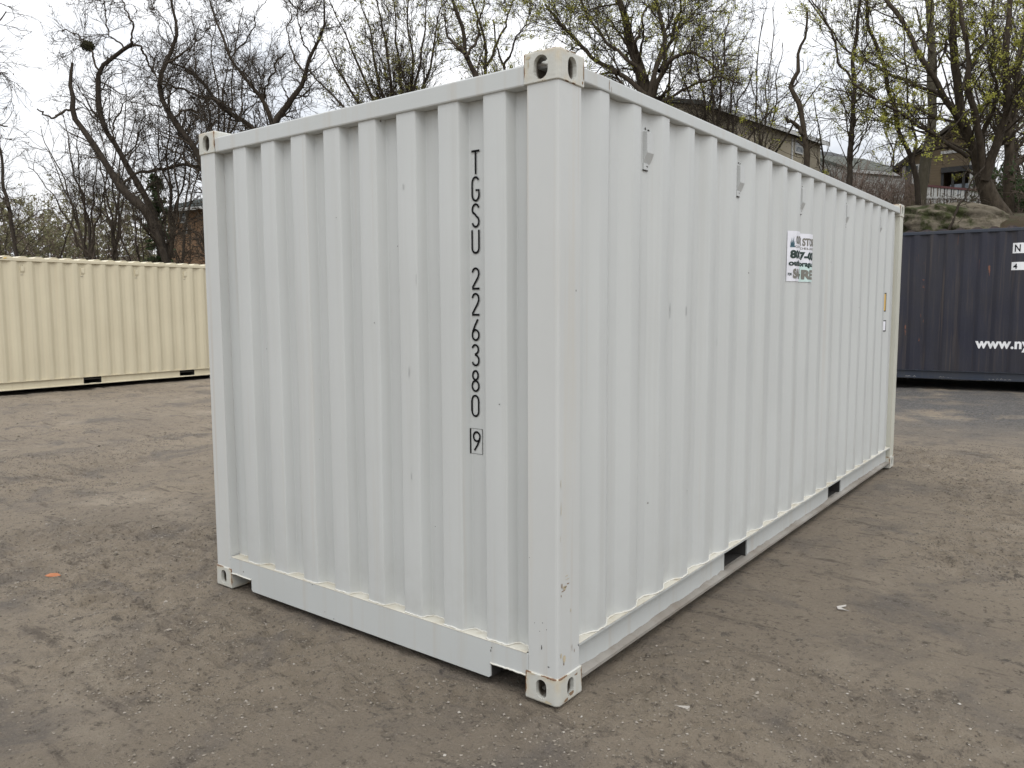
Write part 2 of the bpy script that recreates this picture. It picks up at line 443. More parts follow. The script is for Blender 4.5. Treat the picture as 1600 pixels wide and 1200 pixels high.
    # end wall, rails
    P, F = corr_mesh(END_BR, .185, H-.118, lambda u, d, z: (u, .012+d, z), seed+7, amp=mt.get('dent', .0024))
    link('end_panel', np_mesh('end_panel', P, F, 4, True), mt['panel'], root)
    box('top_end_rail', mt['rail'], root, -W+.162, -.162, .003, .063, H-.120, H-.040, .007)
    bm = bmesh.new()                                   # bottom end rail with a notch at each casting
    poly = [(-.1525, .119), (-.163, .119), (-.163, .096), (-.352, .096), (-.352, .036), (-.362, .028), (-W+.362, .028), (-W+.352, .036), (-W+.352, .096), (-W+.163, .096), (-W+.163, .119), (-W+.1525, .119), (-W+.1525, .188), (-.1525, .188)]
    lo = [bm.verts.new((x, .003, z)) for x, z in poly]; hi = [bm.verts.new((x, .011, z)) for x, z in poly]
    bm.faces.new(lo); bm.faces.new(hi[::-1]); n = len(lo)
    for i in range(n): bm.faces.new([lo[i], lo[(i+1) % n], hi[(i+1) % n], hi[i]])
    from_bm('bottom_end_rail', bm, mt['rail'], root)
    box('rail_ledge', M['ledge'] if mt.get('detail') else mt['rail'], root, -W+.162, -.162, .0028, .075, .1885, .1925, .0015)
    if mt.get('detail'):
        bm = bmesh.new(); rg = random.Random(9); pts = [] ; x = -2.28
        while x < -.15: pts.append((x, .012+depth_at(END_BR, x)-.003, .195+rg.uniform(-.0015, .002))); x += .014
        tube_bm(bm, pts, .004, 5); from_bm('weld_bead', bm, M['weld'], root, smooth=True)
        for x0, x1 in ((-.352, -.162), (-W+.162, -W+.352)):   # lip and box behind the notch
            bm = bmesh.new(); pts = [(x0+(x1-x0)*i/14, .001+rg.uniform(-.001, .001), (.096)+rg.uniform(-.002, .002)) for i in range(15)]
            tube_bm(bm, pts, .0042, 5); from_bm('weld_bead', bm, M['weld'], root, smooth=True)
    bm = bmesh.new()
    bbox(bm, -.352, -.163, .012, .30, .098, .104); bbox(bm, -W+.163, -W+.352, .012, .30, .098, .104); bbox(bm, -W+.353, -.353, .30, .31, .02, .15); bbox(bm, -.352, -.163, .301, .31, .02, .097); bbox(bm, -W+.163, -W+.352, .301, .31, .02, .097)  # near-black plates added round the notches to stand in for the shade there
    bbox(bm, -.360, -.353, .012, .299, .03, .15); bbox(bm, -W+.353, -W+.360, .012, .299, .03, .15)
    bbox(bm, -W+.07, -.07, .31, L-.2, .150, .175)
    for i in range(int((L-.8)/.36)):
        y = .45+i*.36
        if L < 7 and any(a-.06 < y < a+.42 for a in (1.80, 3.90)): continue
        bbox(bm, -W+.06, -.06, y, y+.045, .055, .149)
    from_bm('floor_frame_and_shade_plates', bm, M['dark_in'], root)
    # roof
    bm = bmesh.new()
    if scallop:
        n = int((L-.3)/.069); lo = []; hi = []
        for i in range(n+1):
            y = .15+(L-.3)*i/n; z = H-.034+(.036 if (i % 4) in (1, 2) else 0.0)
            lo.append(bm.verts.new((-.018, y, z))); hi.append(bm.verts.new((-W+.018, y, z)))
        for i in range(n): bm.faces.new([lo[i], lo[i+1], hi[i+1], hi[i]])
        bl = [bm.verts.new((-.018, v.co.y, H-.045)) for v in lo]
        for i in range(n): bm.faces.new([lo[i], lo[i+1], bl[i+1], bl[i]])
    else:
        bbox(bm, -W+.06, -.06, .06, L-.06, H-.05, H-.042)
    from_bm('roof', bm, mt['roof'], root)
    # door end
    for k in (0, 1):
        x0, x1 = (-.165, -W/2+.01) if k == 0 else (-W/2-.01, -W+.165)
        d = box('door', mt['rail'], root, min(x0, x1), max(x0, x1), L-.06, L-.02, .19, H-.12, .004)
        for j in (0, 1):
            x = x0+(x1-x0)*(.3+.42*j)
            bm = bmesh.new(); tube_bm(bm, [(x, L-.005, .15), (x, L-.005, H-.1)], .017, 10)
            from_bm('lock_rod', bm, mt['cast'], d, smooth=True)
    box('door_header', mt['rail'], root, -W+.162, -.162, L-.075, L-.004, H-.115, H-.01, .004)
    box('door_sill', mt['rail'], root, -W+.162, -.162, L-.075, L-.004, .03, .18, .004)
    return br

def vent(root, mt, x, yc, s):
    """small louvre box: closed front face, bevelled bottom, little plate below"""
    w = .0325; yc += .016; z0, z1 = 2.272+mt.get('vz', 0), 2.412+mt.get('vz', 0)
    p = [(.0, z1), (.021, z1-.004), (.022, z0+.044), (.004, z0), (.0, z0)]
    bm = bmesh.new()
    A = [bm.verts.new((x+s*a, yc-w, z)) for a, z in p]; B = [bm.verts.new((x+s*a, yc+w, z)) for a, z in p]
    bm.faces.new(A); bm.faces.new(B[::-1])
    for i in range(5): bm.faces.new([A[i], A[(i+1) % 5], B[(i+1) % 5], B[i]])
    o = from_bm('vent', bm, mt.get('vent', mt['rail']), root)
    bm = bmesh.new(); xs = sorted((x+s*.001, x+s*.006)); bbox(bm, xs[0], xs[1], yc-w-.002, yc+w-.022, z0-.030, z0-.001)
    from_bm('vent_plate', bm, mt.get('vent', mt['rail']), o)
    bm = bmesh.new(); rg = random.Random(int(yc*100))
    for a, b in ((-.026, z1+.012), (.004, z1+.010), (-.012, z0-.015)):
        for q in range(3):
            y = yc+a+rg.uniform(0, .012); z = b+rg.uniform(-.004, .004)
            e = sorted((x+s*.0015, x+s*(.0075 if b < z0 else .004)))
            bbox(bm, e[0], e[1], y, y+rg.uniform(.003, .007), z, z+rg.uniform(.002, .005))
    e = sorted((x+s*.0005, x+s*.0065)); bbox(bm, e[0], e[1], yc-w-.006, yc+w-.026, z0-.035, z0-.031)
    e = sorted((x+s*.0305, x+s*.0322))
    from_bm('sealant', bm, M['crack'], o)

# ------------------------------------------------------------------ the white container
mw = dict(cast=M['cream_cast'], post=M['white_post'], post2=M['cream_post'], rail=M['white_rail'], panel=M['white_low'], roof=M['white'],
          flange=M['dirt_flange'], vent=M['vent'], detail=True, pocket=M['dark_in'])
white = empty('shipping_container')
tag(white, 'large light grey-white steel shipping container in the foreground with a vertical black serial number', 'container')
LW, HW = 6.058, 2.591
BRW = container(white, LW, HW, mw, 11)
# serial number on the end wall
def arc(cx, cy, rx, ry, a0, a1, n=12):
    return [(cx+rx*math.cos(math.radians(a0+(a1-a0)*i/n)), cy+ry*math.sin(math.radians(a0+(a1-a0)*i/n))) for i in range(n+1)]
def digit(bm, ch, u0, u1, v0, v1):
    """tall narrow stencil-like numerals and letters, drawn as strokes in a unit cell"""
    w = .185; k = (v1-v0)/(u1-u0)
    G = {'T': [[(0, .93), (1, .93)], [(.5, .93), (.5, 0)]],
         'G': [arc(.5, .72, .42, .24, 30, 180, 10)+arc(.5, .28, .42, .24, 180, 360, 12)+[(.92, .45), (.50, .45)]],
         'S': [arc(.5, .745, .40, .21, 15, 270, 14)[:-3]+[(.42, .555), (.62, .45)]+arc(.5, .255, .40, .215, 50, -165, 13)],
         'U': [[(.08, 1), (.08, .3)]+arc(.5, .26, .42, .22, 180, 360, 12)+[(.92, .3), (.92, 1)]],
         '2': [arc(.5, .74, .40, .22, 170, -15, 12)+[(.78, .55), (.12, .12), (.08, .06), (.98, .06)]],
         '6': [[(.80, .98), (.45, .72), (.14, .42)], arc(.5, .27, .41, .23, 0, 360, 18)],
         '3': [[(.08, .82)]+arc(.48, .76, .38, .20, 140, -70, 10)+[(.42, .53)], [(.42, .53)]+arc(.5, .27, .42, .23, 80, -160, 13)],
         '8': [arc(.5, .75, .34, .20, 0, 360, 16), arc(.5, .27, .42, .23, 0, 360, 18)],
         '0': [arc(.5, .73, .42, .24, 0, 180, 10)+arc(.5, .27, .42, .24, 180, 360, 10)+[(.92, .73)]],
         '9': [arc(.5, .73, .41, .23, 0, 360, 18), [(.20, .02), (.55, .28), (.86, .58)]]}[ch]
    for st in G:
        ribbon(bm, [(u0+p[0]*(u1-u0), v0+p[1]*(v1-v0)) for p in st], w*(u1-u0)*1.08)
chars = [('T', -.4825, 2.277, 2.175), ('G', -.4835, 2.167, 2.062), ('S', -.4845, 2.056, 1.954), ('U', -.486, 1.945, 1.845), ('2', -.4875, 1.788, 1.693),
         ('2', -.489, 1.681, 1.582), ('6', -.490, 1.571, 1.476), ('3', -.4915, 1.463, 1.367), ('8', -.493, 1.352, 1.256), ('0', -.495, 1.243, 1.148), ('9', -.489, 1.085, .998)]
bm = bmesh.new()
for ch, u, a, b in chars: digit(bm, ch, u, u+.044, b, a)
# the corrugation bend at -.488 means the strokes follow the wall
ecuts = [b[0] for b in END_BR]
drape(bm, ecuts, lambda u, v: (u, .012+depth_at(END_BR, u)-.0035, v))
from_bm('serial_number', bm, M['black'], white)
bm = bmesh.new(); ribbon(bm, [(-.497, 1.096), (-.435, 1.096), (-.435, .986), (-.497, .986)], .003, True)
drape(bm, ecuts, lambda u, v: (u, .012+depth_at(END_BR, u)-.0035, v)); from_bm('digit_frame', bm, M['black'], white)

# weathered sticker folded over the side corrugation
def on_side(off): return lambda u, v: (-.010-depth_at(BRW, u)+off, u, v)
scuts = [b[0] for b in BRW]
def decal(name, fill, mat, parent, off):
    bm = bmesh.new(); fill(bm); drape(bm, scuts, on_side(off)); return from_bm(name, bm, mat, parent)
stk = decal('sticker', lambda b: rect(b, 2.752, 3.290, 1.782, 2.112), M['paper'], white, .0030)
decal('sticker_patch', lambda b: rect(b, 2.97, 3.288, 1.784, 1.905), M['mint'], stk, .0040)
def pieces(z0, z1, bold, *parts):
    def f(b):
        for t, u0, u1 in parts: fit_text(b, t, u0, u1, z0, z1, bold)
    return f
decal('sticker_brand', pieces(2.028, 2.082, .04, ('OUTB', 2.822, 2.925), ('AC', 2.933, 3.005), ('K', 3.014, 3.034), ('STOR', 3.044, 3.192), ('AGE', 3.20, 3.28)), M['taupe'], stk, .0048)
decal('sticker_tagline', pieces(2.004, 2.018, .010, ('CONTAIN', 2.812, 3.005), ('DELIVERED', 3.02, 3.275)), M['taupe'], stk, .0048)
decal('sticker_phone', pieces(1.932, 1.988, .055, ('800', 2.778, 2.918), ('-44', 2.926, 3.005), ('7-00', 3.018, 3.186), ('88', 3.196, 3.275)), M['ink'], stk, .0048)
decal('sticker_website', pieces(1.884, 1.922, .045, ('outb', 2.768, 2.908), ('ackst', 2.916, 3.005)), M['ink'], stk, .0050)
decal('sticker_website', pieces(1.876, 1.914, .045, ('orage.c', 3.014, 3.184), ('om', 3.194, 3.275)), M['ink'], stk, .0050)
decal('sticker_offer', pieces(1.820, 1.838, .04, ('FOR', 2.764, 2.796), ('or', 3.014, 3.030)), M['ink'], stk, .0050)
decal('sticker_offer', pieces(1.800, 1.866, .06, ('SAL', 2.803, 2.925), ('E', 2.935, 2.975), ('RE', 3.040, 3.180), ('NT', 3.198, 3.275)), M['taupe'], stk, .0050)
def logo(b):
    for a, w, h in ((2.776, .010, .030), (2.784, .010, .055), (2.793, .010, .038), (2.801, .010, .062), (2.810, .008, .034)):
        b.faces.new([b.verts.new(p) for p in ((2.778+(a-2.776)*.6, 2.016, 0), (2.789+(a-2.776)*.6, 2.016, 0), (a+.003, 2.016+h, 0))])
    rect(b, 2.776, 2.814, 2.006, 2.0158)
decal('sticker_logo', logo, M['teal'], stk, .0048)
# small plates near the far end of the side
p1 = decal('warning_plate', lambda b: rect(b, 5.455, 5.570, 1.560, 1.735), M['crack'], white, .0030)
decal('plate_face', lambda b: rect(b, 5.465, 5.562, 1.570, 1.725), M['yellow'], p1, .0042)
p2 = decal('warning_plate', lambda b: rect(b, 5.455, 5.578, 1.372, 1.478), M['crack'], white, .0030)
decal('plate_face', lambda b: rect(b, 5.465, 5.570, 1.382, 1.468), M['paper'], p2, .0042)

# scuffs and rust marks with a shape of their own on the near post, castings and rails
def blot(bm, fn, u, v, w, h, rg, n=9):
    c = bm.verts.new(fn(u, v)); ring = []
    for i in range(n):
        t = 2*math.pi*i/n; k = rg.uniform(.5, 1.1)
        ring.append(bm.verts.new(fn(u+w*k*math.cos(t), v+h*k*math.sin(t))))
    for i in range(n): bm.faces.new([c, ring[i], ring[(i+1) % n]])
rg = random.Random(5)
M['rust'] = NT('rust_marks'); M['rust'] = M['rust'].out(M['rust'].mix(M['rust'].noise(60, 4), (.11, .065, .04), (.33, .22, .125)), .85)
M['tan_mark'] = flat('tan_scuff', (.50, .43, .30), .7)
bm = bmesh.new()
side = lambda u, v: (-.0045, u, v)
for u, v, w, h in [(.035, .50, .004, .012), (.060, .49, .012, .004), (.045, .478, .018, .003),
                   (.080, .50, .010, .003), (.03, .46, .003, .006), (.05, .17, .005, .008), (.11, .22, .0015, .02), (.128, .20, .0025, .010)]: blot(bm, side, u, v, w, h, rg)
from_bm('rust_scratches', bm, M['rust'], white)
bm = bmesh.new()
for u, v, w, h in [(.026, .92, .0016, .025), (.028, .82, .0018, .035), (.025, .70, .0013, .016), (.07, .535, .016, .002), (.055, .49, .016, .010), (.075, .52, .02, .0015), (.10, .38, .003, .010), (.05, .19, .012, .018), (.03, .21, .006, .012)]: blot(bm, side, u, v, w, h, rg)
from_bm('tan_scuffs', bm, M['tan_mark'], white)
bm = bmesh.new(); rail = lambda u, v: (-.0018, u, v)
for u, v, w, h in [(.375, 2.523, .0025, .030), (.392, 2.512, .0015, .014), (.30, 2.5535, .012, .0016), (.268, 2.552, .006, .003), (.34, 2.5535, .010, .0014), (.44, 2.5535, .016, .001)]: blot(bm, rail, u, v, w, h, rg)
from_bm('rust_scratches', bm, M['rust'], white)
bm = bmesh.new(); cz = lambda u, v: (.0012, u, v)
for u, v, w, h in [(.172, 2.535, .0035, .045), (.165, 2.490, .006, .008), (.10, 2.588, .03, .0025), (.06, 2.585, .012, .002), (.172, .100, .004, .012), (.10, .030, .022, .010), (.06, .014, .018, .008), (.135, .096, .014, .006)]: blot(bm, cz, u, v, w, h, rg)
from_bm('rust_scratches', bm, M['rust'], white)
bm = bmesh.new(); ce = lambda u, v: (u, -.0012, v)
for u, v, w, h in [(-.142, 2.570, .010, .008), (-.141, 2.545, .003, .020), (-.10, 2.588, .03, .002), (-.155, .080, .003, .010), (-.05, .012, .02, .007), (-.13, .112, .02, .004)]: blot(bm, ce, u, v, w, h, rg)
from_bm('rust_scratches', bm, M['tan_mark'], white)
bm = bmesh.new(); endf = lambda u, v: (u, .0055, v)
for u, v, w, h in [(-.085, .235, .0035, .011), (-.060, .315, .002, .0025), (-.095, .30, .002, .0022), (-.08, .34, .0025, .003), (-.145, .60, .002, .002), (-.05, .16, .006, .003), (-.12, .33, .0015, .003)]: blot(bm, endf, u, v, w, h, rg)
from_bm('paint_chips', bm, M['crack'], white)
bm = bmesh.new(); ez = lambda u, v: (u, .0018, v)
for u, v, w, h in [(-1.545, .185, .004, .004), (-1.38, .040, .004, .004), (-1.45, .060, .003, .002), (-.345, .165, .003, .004), (-.350, .150, .003, .008)]: blot(bm, ez, u, v, w, h, rg)
from_bm('paint_chips', bm, M['crack'], white)
bm = bmesh.new()                                         # chips on the end wall itself
for u, v, w, h in [(-1.50, .95, 0, 0), (-1.29, 2.05, 0, 0), (-1.04, 1.55, 0, 0), (-.93, 1.90, 0, 0), (-.72, .62, 0, 0), (-.30, 1.22, 0, 0), (-1.95, 1.40, 0, 0)]:
    d = depth_at(END_BR, u); blot(bm, lambda a, b: (a, .012+d-.003, b), u, v, .0028, .0036, rg)
from_bm('paint_chips', bm, M['crack'], white)

bm = bmesh.new(); rg = random.Random(41)
for i in range(9):
    u = rg.uniform(.4, 5.6); v = rg.uniform(.4, 2.2); k = rg.random()
    w, h = (rg.uniform(.0015, .004), rg.uniform(.012, .06)) if k < .5 else (rg.uniform(.006, .022), rg.uniform(.0015, .004))
    blot(bm, lambda a, b: (-.010-depth_at(BRW, a)+.0022, a, b), u, v, w, h, rg)
M['scuff'] = flat('grey_scuff', (.445, .455, .445), .6)
from_bm('scuff_marks', bm, M['scuff'], white)
bm = bmesh.new()
for i in range(5):
    u = rg.uniform(-2.2, -.2); v = rg.uniform(.4, 2.3)
    blot(bm, lambda a, b: (a, .012+depth_at(END_BR, a)-.0028, b), u, v, rg.uniform(.0015, .004), rg.uniform(.006, .04), rg)
from_bm('scuff_marks', bm, M['scuff'], white)

# ------------------------------------------------------------------ beige container
mb = dict(cast=M['beige_rail'], post=M['beige_rail'], post2=M['beige_rail'], rail=M['beige_rail'], panel=M['beige'], roof=M['beige_rail'], flange=M['beige_rail'],
          pocket=M['dark_in'], vent=M['beige_rail'])
beige = empty('shipping_container', (-14.835, 3.05, .028), .017)
tag(beige, 'cream beige shipping container standing on the dirt at the left edge', 'container')
BRB = container(beige, 6.058, 2.591, mb, 23, scallop=True)
for k in range(7):                                      # hazard stripes on the top corner
    bm = bmesh.new(); y = -.0+.075*k
    f = [bm.verts.new(p) for p in ((.0022, y, 2.535), (.0022, y+.045, 2.535), (.0022, y+.075, 2.585 if y < .17 else 2.553), (.0022, y+.03, 2.585 if y < .17 else 2.553))]
    bm.faces.new(f); from_bm('hazard_stripe', bm, M['black'] if k % 2 else M['hazard'], beige)

# ------------------------------------------------------------------ navy container
mn = dict(cast=M['navy_rail'], post=M['navy_rail'], post2=M['navy_rail'], rail=M['navy_low'], panel=M['navy'], roof=M['navy_roof'], flange=M['navy_low'], dent=.006)
TH = .115
nx, ny_ = -1.55-3.0*math.cos(TH), 14.337-3.0*math.sin(TH)
navy = empty('shipping_container', (nx, ny_, .152), -math.pi/2+TH)
tag(navy, 'dark navy blue rust-marked container with white web address, behind the white one at right', 'container')
BRN = container(navy, 12.192, 2.896, mn, 31, scallop=True)
ncuts = [b[0] for b in BRN]
def ndecal(name, fill, mat, off=.003, parent=None):
    bm = bmesh.new(); fill(bm); drape(bm, ncuts, lambda u, v: (-.010-depth_at(BRN, u)+off, u, v)); return from_bm(name, bm, mat, parent or navy)
zz = -.152
w1 = ndecal('white_panel', lambda b: rect(b, 3+1.705, 3+2.75, 2.548+zz, 2.735+zz), M['white_mark'])
ndecal('marking', lambda b: fit_text(b, 'N', 3+1.735, 3+1.825, 2.575+zz, 2.705+zz, .02), M['black'], .0045, w1)
w2 = ndecal('white_panel', lambda b: rect(b, 3+1.700, 3+2.75, 2.245+zz, 2.39+zz), M['white_mark'])
ndecal('marking', lambda b: fit_text(b, '4', 3+1.722, 3+1.79, 2.265+zz, 2.36+zz, .02), M['black'], .0045, w2)
ndecal('web_address', lambda b: fit_text(b, 'www.ny', 3+1.190, 3+2.06, .745+zz, .945+zz, .035, 1.02), M['white_mark'])
def scrib(b):
    for x0, n, s in ((.02, 9, 1), (.62, 5, 2), (1.42, 6, 3)):
        r = random.Random(s)
        for i in range(n):
            x = 3+x0+i*.035*s*.6; ribbon(b, [(x, .21+zz+r.uniform(-.02, .02)), (x+.03, .235+zz+r.uniform(-.02, .02)), (x+.06, .215+zz+r.uniform(-.02, .02))], .006)
bm = bmesh.new(); scrib(bm)
for v in bm.verts: v.co = Vector((-.0405, v.co.x, v.co.y))
from_bm('chalk_scribble', bm, M['dirt_patch'], navy)
bm = bmesh.new(); rg = random.Random(12)                 # peeled, rusty patches
for u, v, w, h in [(2.98, 1.95, .035, .16), (3.02, 1.35, .02, .05), (3.28, 1.95, .018, .07), (3.30, 1.30, .03, .10), (3.26, 1.48, .012, .14), (3.25, .95, .02, .06), (4.35, 2.30, .032, .09), (4.36, 2.25, .02, .14), (3.0, 1.15, .02, .2), (3.28, 2.1, .03, .02)]:
    blot(bm, lambda a, b: (-.010-depth_at(BRN, a)+.004, a, b+zz), u, v, w*.7, h*.8, rg, 11)
M['rust_dk'] = NT('rust_patch'); M['rust_dk'] = M['rust_dk'].out(M['rust_dk'].mix(M['rust_dk'].mr(M['rust_dk'].noise(18, 5, .7), .4, .6), (.05, .04, .05), (.20, .085, .05)), .85)
from_bm('rust_patch', bm, M['rust_dk'], navy)
# timbers the navy container rests on
mtim = flat('old_timber', (.09, .07, .05), .9)
for k, u in enumerate((.30, 6.1, 11.6)):
    p = np.array([nx, ny_]) + u*np.array([math.cos(TH), math.sin(TH)])
    t = empty('timber_block', (p[0]-1.22*math.sin(TH), p[1]+1.22*math.cos(TH), 0), TH)
    bm = bmesh.new(); bbox(bm, -.15, .15, -1.1, 1.1, -.02, .151, .01); o = from_bm('timber', bm, mtim, t)
    tag(t, ['old timber bearer under the left end of the navy container', 'old timber bearer under the middle of the navy container', 'old timber bearer under the right end of the navy container'][k], 'timber')

# ------------------------------------------------------------------ ground
def terrain(x, y):
    x = np.asarray(x, float); y = np.asarray(y, float)
    w = sstep(-16, -5, x)
    h = w*(3.55*sstep(17.0, 20.2, y) + .13*np.clip(y-19.5, 0, 60)*1.0)
    hl = .085*np.clip(-x-24, 0, 60)*(1-w)*sstep(-16, -22, x)
    mid = (1-w)*(1.2*sstep(19, 28, y)+.06*np.clip(y-26, 0, 80))
    h = h + hl + mid
    far = sstep(16, 19, np.maximum(y, -x-0))
    h = h + far*(fbm(x*.25, y*.25, 5)*.5)
    # low berm beside the beige container
    h = h + .10*np.exp(-((x+13.9)/.5)**2)*sstep(5.2, 7.6, y)*sstep(12, 9.5, y)
    return h
def detail(x, y):
    near = 1.0
    d = .016*fbm(x*.55, y*.55, 3, 3) + .010*fbm(x*2.2+5, y*2.2, 9, 3)
    rough = sstep(.0, .26, fbm(x*.6+9, y*.6+4, 21, 3)+.35*vnoise(x*2.1, y*2.1, 91))
    rid = 1-2*np.abs(fbm(x*5.5, y*5.5, 35, 4)); rid = np.clip(rid, 0, 1)**3
    d = d + (.008+.030*rough)*fbm(x*8, y*8, 33, 4) - (.004+.016*rough)*rid + (.005+.012*rough)*fbm(x*26, y*26, 41, 2)
    # tyre-dragged ridges
    a = x*.83+y*.55; b = -x*.55+y*.83
    d = d + .007*rough*vnoise(a*1.5, b*14, 55)
    inside = sstep(.12, -.02, np.maximum(np.abs(x+1.219)-1.219, np.abs(y-3.03)-3.03))
    return d*(1-.65*inside) - .006 - .004*inside
def axis(lo, hi, step, far, n):
    core = np.arange(lo, hi, step); g = np.linspace(0, 1, n+1)[1:]**2.6
    return np.concatenate([(lo-(far)*g)[::-1], core, hi+far*g])
xs = axis(-6.5, 5.0, .018, 120, 170); ys = axis(-1.9, 7.5, .018, 130, 190)
X, Y = np.meshgrid(xs, ys)
Z = terrain(X, Y)+detail(X, Y)
m = len(xs); i, j = np.meshgrid(np.arange(m-1), np.arange(len(ys)-1)); a = (j*m+i).ravel()
gme = np_mesh('ground', np.stack([X, Y, Z], -1).reshape(-1, 3), np.stack([a, a+1, a+1+m, a+m], -1), 4)
n = NT('packed_dirt')
v = n.tc.outputs['Object']
c = n.mix(n.mr(n.noise(.55, 5, .6), .35, .66), (0.327, 0.270, 0.201), (0.256, 0.212, 0.162))
c = n.mix(n.mr(n.noise(1.6, 7, .68, dist=.6), .50, .66), c, (0.189, 0.163, 0.137))
c = n.mix(n.mr(n.noise(1.1, 5, .62, n.vec((1, 1, 1), (20, 5, 0))), .55, .70), c, (0.372, 0.312, 0.239))
shade_strk = n.noise(1.0, 7, .72, n.vec((1.3, 6, 1), (0, 0, 0), ))
c = n.mix(n.math('MULTIPLY', n.mr(shade_strk, .56, .65), .75), c, (0.126, 0.102, 0.081))  # dark flecks: shadows behind small ridges, painted into the dirt colour
c = n.mix(n.math('MULTIPLY', n.mr(n.noise(6, 8, .78), .55, .64), .65), c, (0.111, 0.092, 0.072))  # more dark flecks of painted shade, here and on the next line
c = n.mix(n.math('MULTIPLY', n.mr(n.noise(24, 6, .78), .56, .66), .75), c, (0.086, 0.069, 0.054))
c = n.mix(n.math('MULTIPLY', n.mr(n.noise(70, 4, .75), .56, .68), .55), c, (0.447, 0.387, 0.311))
sp = n.math('MULTIPLY', n.mr(n.voro(42), .10, .16, 1, 0), n.mr(n.noise(3, 4), .50, .62))
c = n.mix(n.math('MULTIPLY', sp, .65), c, (0.521, 0.485, 0.431))
lump = n.math('MULTIPLY', n.mr(n.noise(11, 9, .82, n.vec((1, 1, 1), (7, 3, 0)), .4), .56, .61), n.mr(n.noise(.9, 5, .6, n.vec((1, 1, 1), (3, 9, 0))), .44, .58))
c = n.mix(n.math('MULTIPLY', lump, .8), c, (0.085, 0.075, 0.066))
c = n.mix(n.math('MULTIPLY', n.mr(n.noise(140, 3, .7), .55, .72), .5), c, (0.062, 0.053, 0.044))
gy = n.math('MULTIPLY', n.mr(n.xyz()[1], 7.0, 10.5), n.mr(n.noise(.8, 6, .7), .34, .50))
c = n.mix(n.math('MULTIPLY', gy, .9), c, n.mix(n.mr(n.noise(30, 4, .8), .4, .6), (0.067, 0.066, 0.066), (0.171, 0.164, 0.157)))
x_, y_, z_ = n.xyz()
leaf = n.mr(z_, .25, .8)                                # leaf litter and moss up the bank
c = n.mix(leaf, c, n.mix(n.mr(n.noise(1.5, 6, .7), .42, .6), (.070, .050, .032), (.060, .065, .028)))
hb = n.math('ADD', n.noise(13, 8, .78), n.math('MULTIPLY', n.noise(90, 5, .75), .35))
n.bump(hb, 1.0, .06)
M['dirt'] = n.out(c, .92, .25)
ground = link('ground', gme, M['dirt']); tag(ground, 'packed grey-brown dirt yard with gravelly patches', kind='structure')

# loose gravel
rng = np.random.default_rng(8)
def pebbles(name, N, smin, smax, area, thr, mat, seed):
    r = np.random.default_rng(seed); x0, x1, y0, y1 = area
    x = r.uniform(x0, x1, N*6); y = r.uniform(y0, y1, N*6)
    d = np.hypot(x-CAM[0], y-CAM[1])
    keep = (fbm(x*.6+9, y*.6+4, 21, 3)+.35*vnoise(x*2.1, y*2.1, 91)+.30*r.random(len(x))**2 > thr) & ~((x < .03) & (x > -2.47) & (y > -.03) & (y < 6.1)) & (d > 1.2)
    x, y = x[keep][:N], y[keep][:N]; N = len(x)
    s = smin+(smax-smin)*r.random(N)**3.0
    O = np.array([(1, 0, 0), (0, 1, 0), (-1, 0, 0), (0, -1, 0), (.05, 0, .8), (0, .05, -.8)], float)
    V = O[None]*(1+.45*(r.random((N, 6, 3))-.5))
    an = r.uniform(0, 6.28, N); ca, sa = np.cos(an), np.sin(an)
    V = V*np.stack([np.ones(N), r.uniform(.55, 1, N), r.uniform(.4, .9, N)], -1)[:, None]
    Vx = V[..., 0]*ca[:, None]-V[..., 1]*sa[:, None]; Vy = V[..., 0]*sa[:, None]+V[..., 1]*ca[:, None]
    z = terrain(x, y)+detail(x, y)
    P = np.stack([x[:, None]+Vx*s[:, None], y[:, None]+Vy*s[:, None], z[:, None]+(V[..., 2]+.25)*s[:, None]], -1).reshape(-1, 3)
    F = np.array([(0, 1, 4), (1, 2, 4), (2, 3, 4), (3, 0, 4), (1, 0, 5), (2, 1, 5), (3, 2, 5), (0, 3, 5)])
    F = (F[None]+6*np.arange(N)[:, None, None]).reshape(-1, 3)
    return link(name, np_mesh(name, P, F, 3, False), mat)
n = NT('gravel'); g = n.n('ShaderNodeNewGeometry'); rr = n.n('ShaderNodeValToRGB'); n.t.links.new(g.outputs['Random Per Island'], rr.inputs[0])
e = rr.color_ramp.elements; e[0].color = (.09, .075, .06, 1); e[1].position = 1; e[1].color = (.40, .375, .33, 1)
for p, cc in ((.55, (.18, .155, .12, 1)), (.9, (.25, .22, .18, 1)), (.99, (.29, .26, .22, 1))): q = e.new(p); q.color = cc
M['gravel'] = n.out(rr.outputs[0], .9, .3)
tag(pebbles('gravel', 150000,   .0020, .0095, (-8, 6.5, -1.6, 9), .13, M['gravel'], 1), 'loose grit and gravel scattered over the dirt', kind='stuff')
tag(pebbles('loose_stones', 3500, .004, .020, (-13, 9, -1, 14), .10, M['gravel'], 2), 'larger scattered stones on the dirt', kind='stuff')

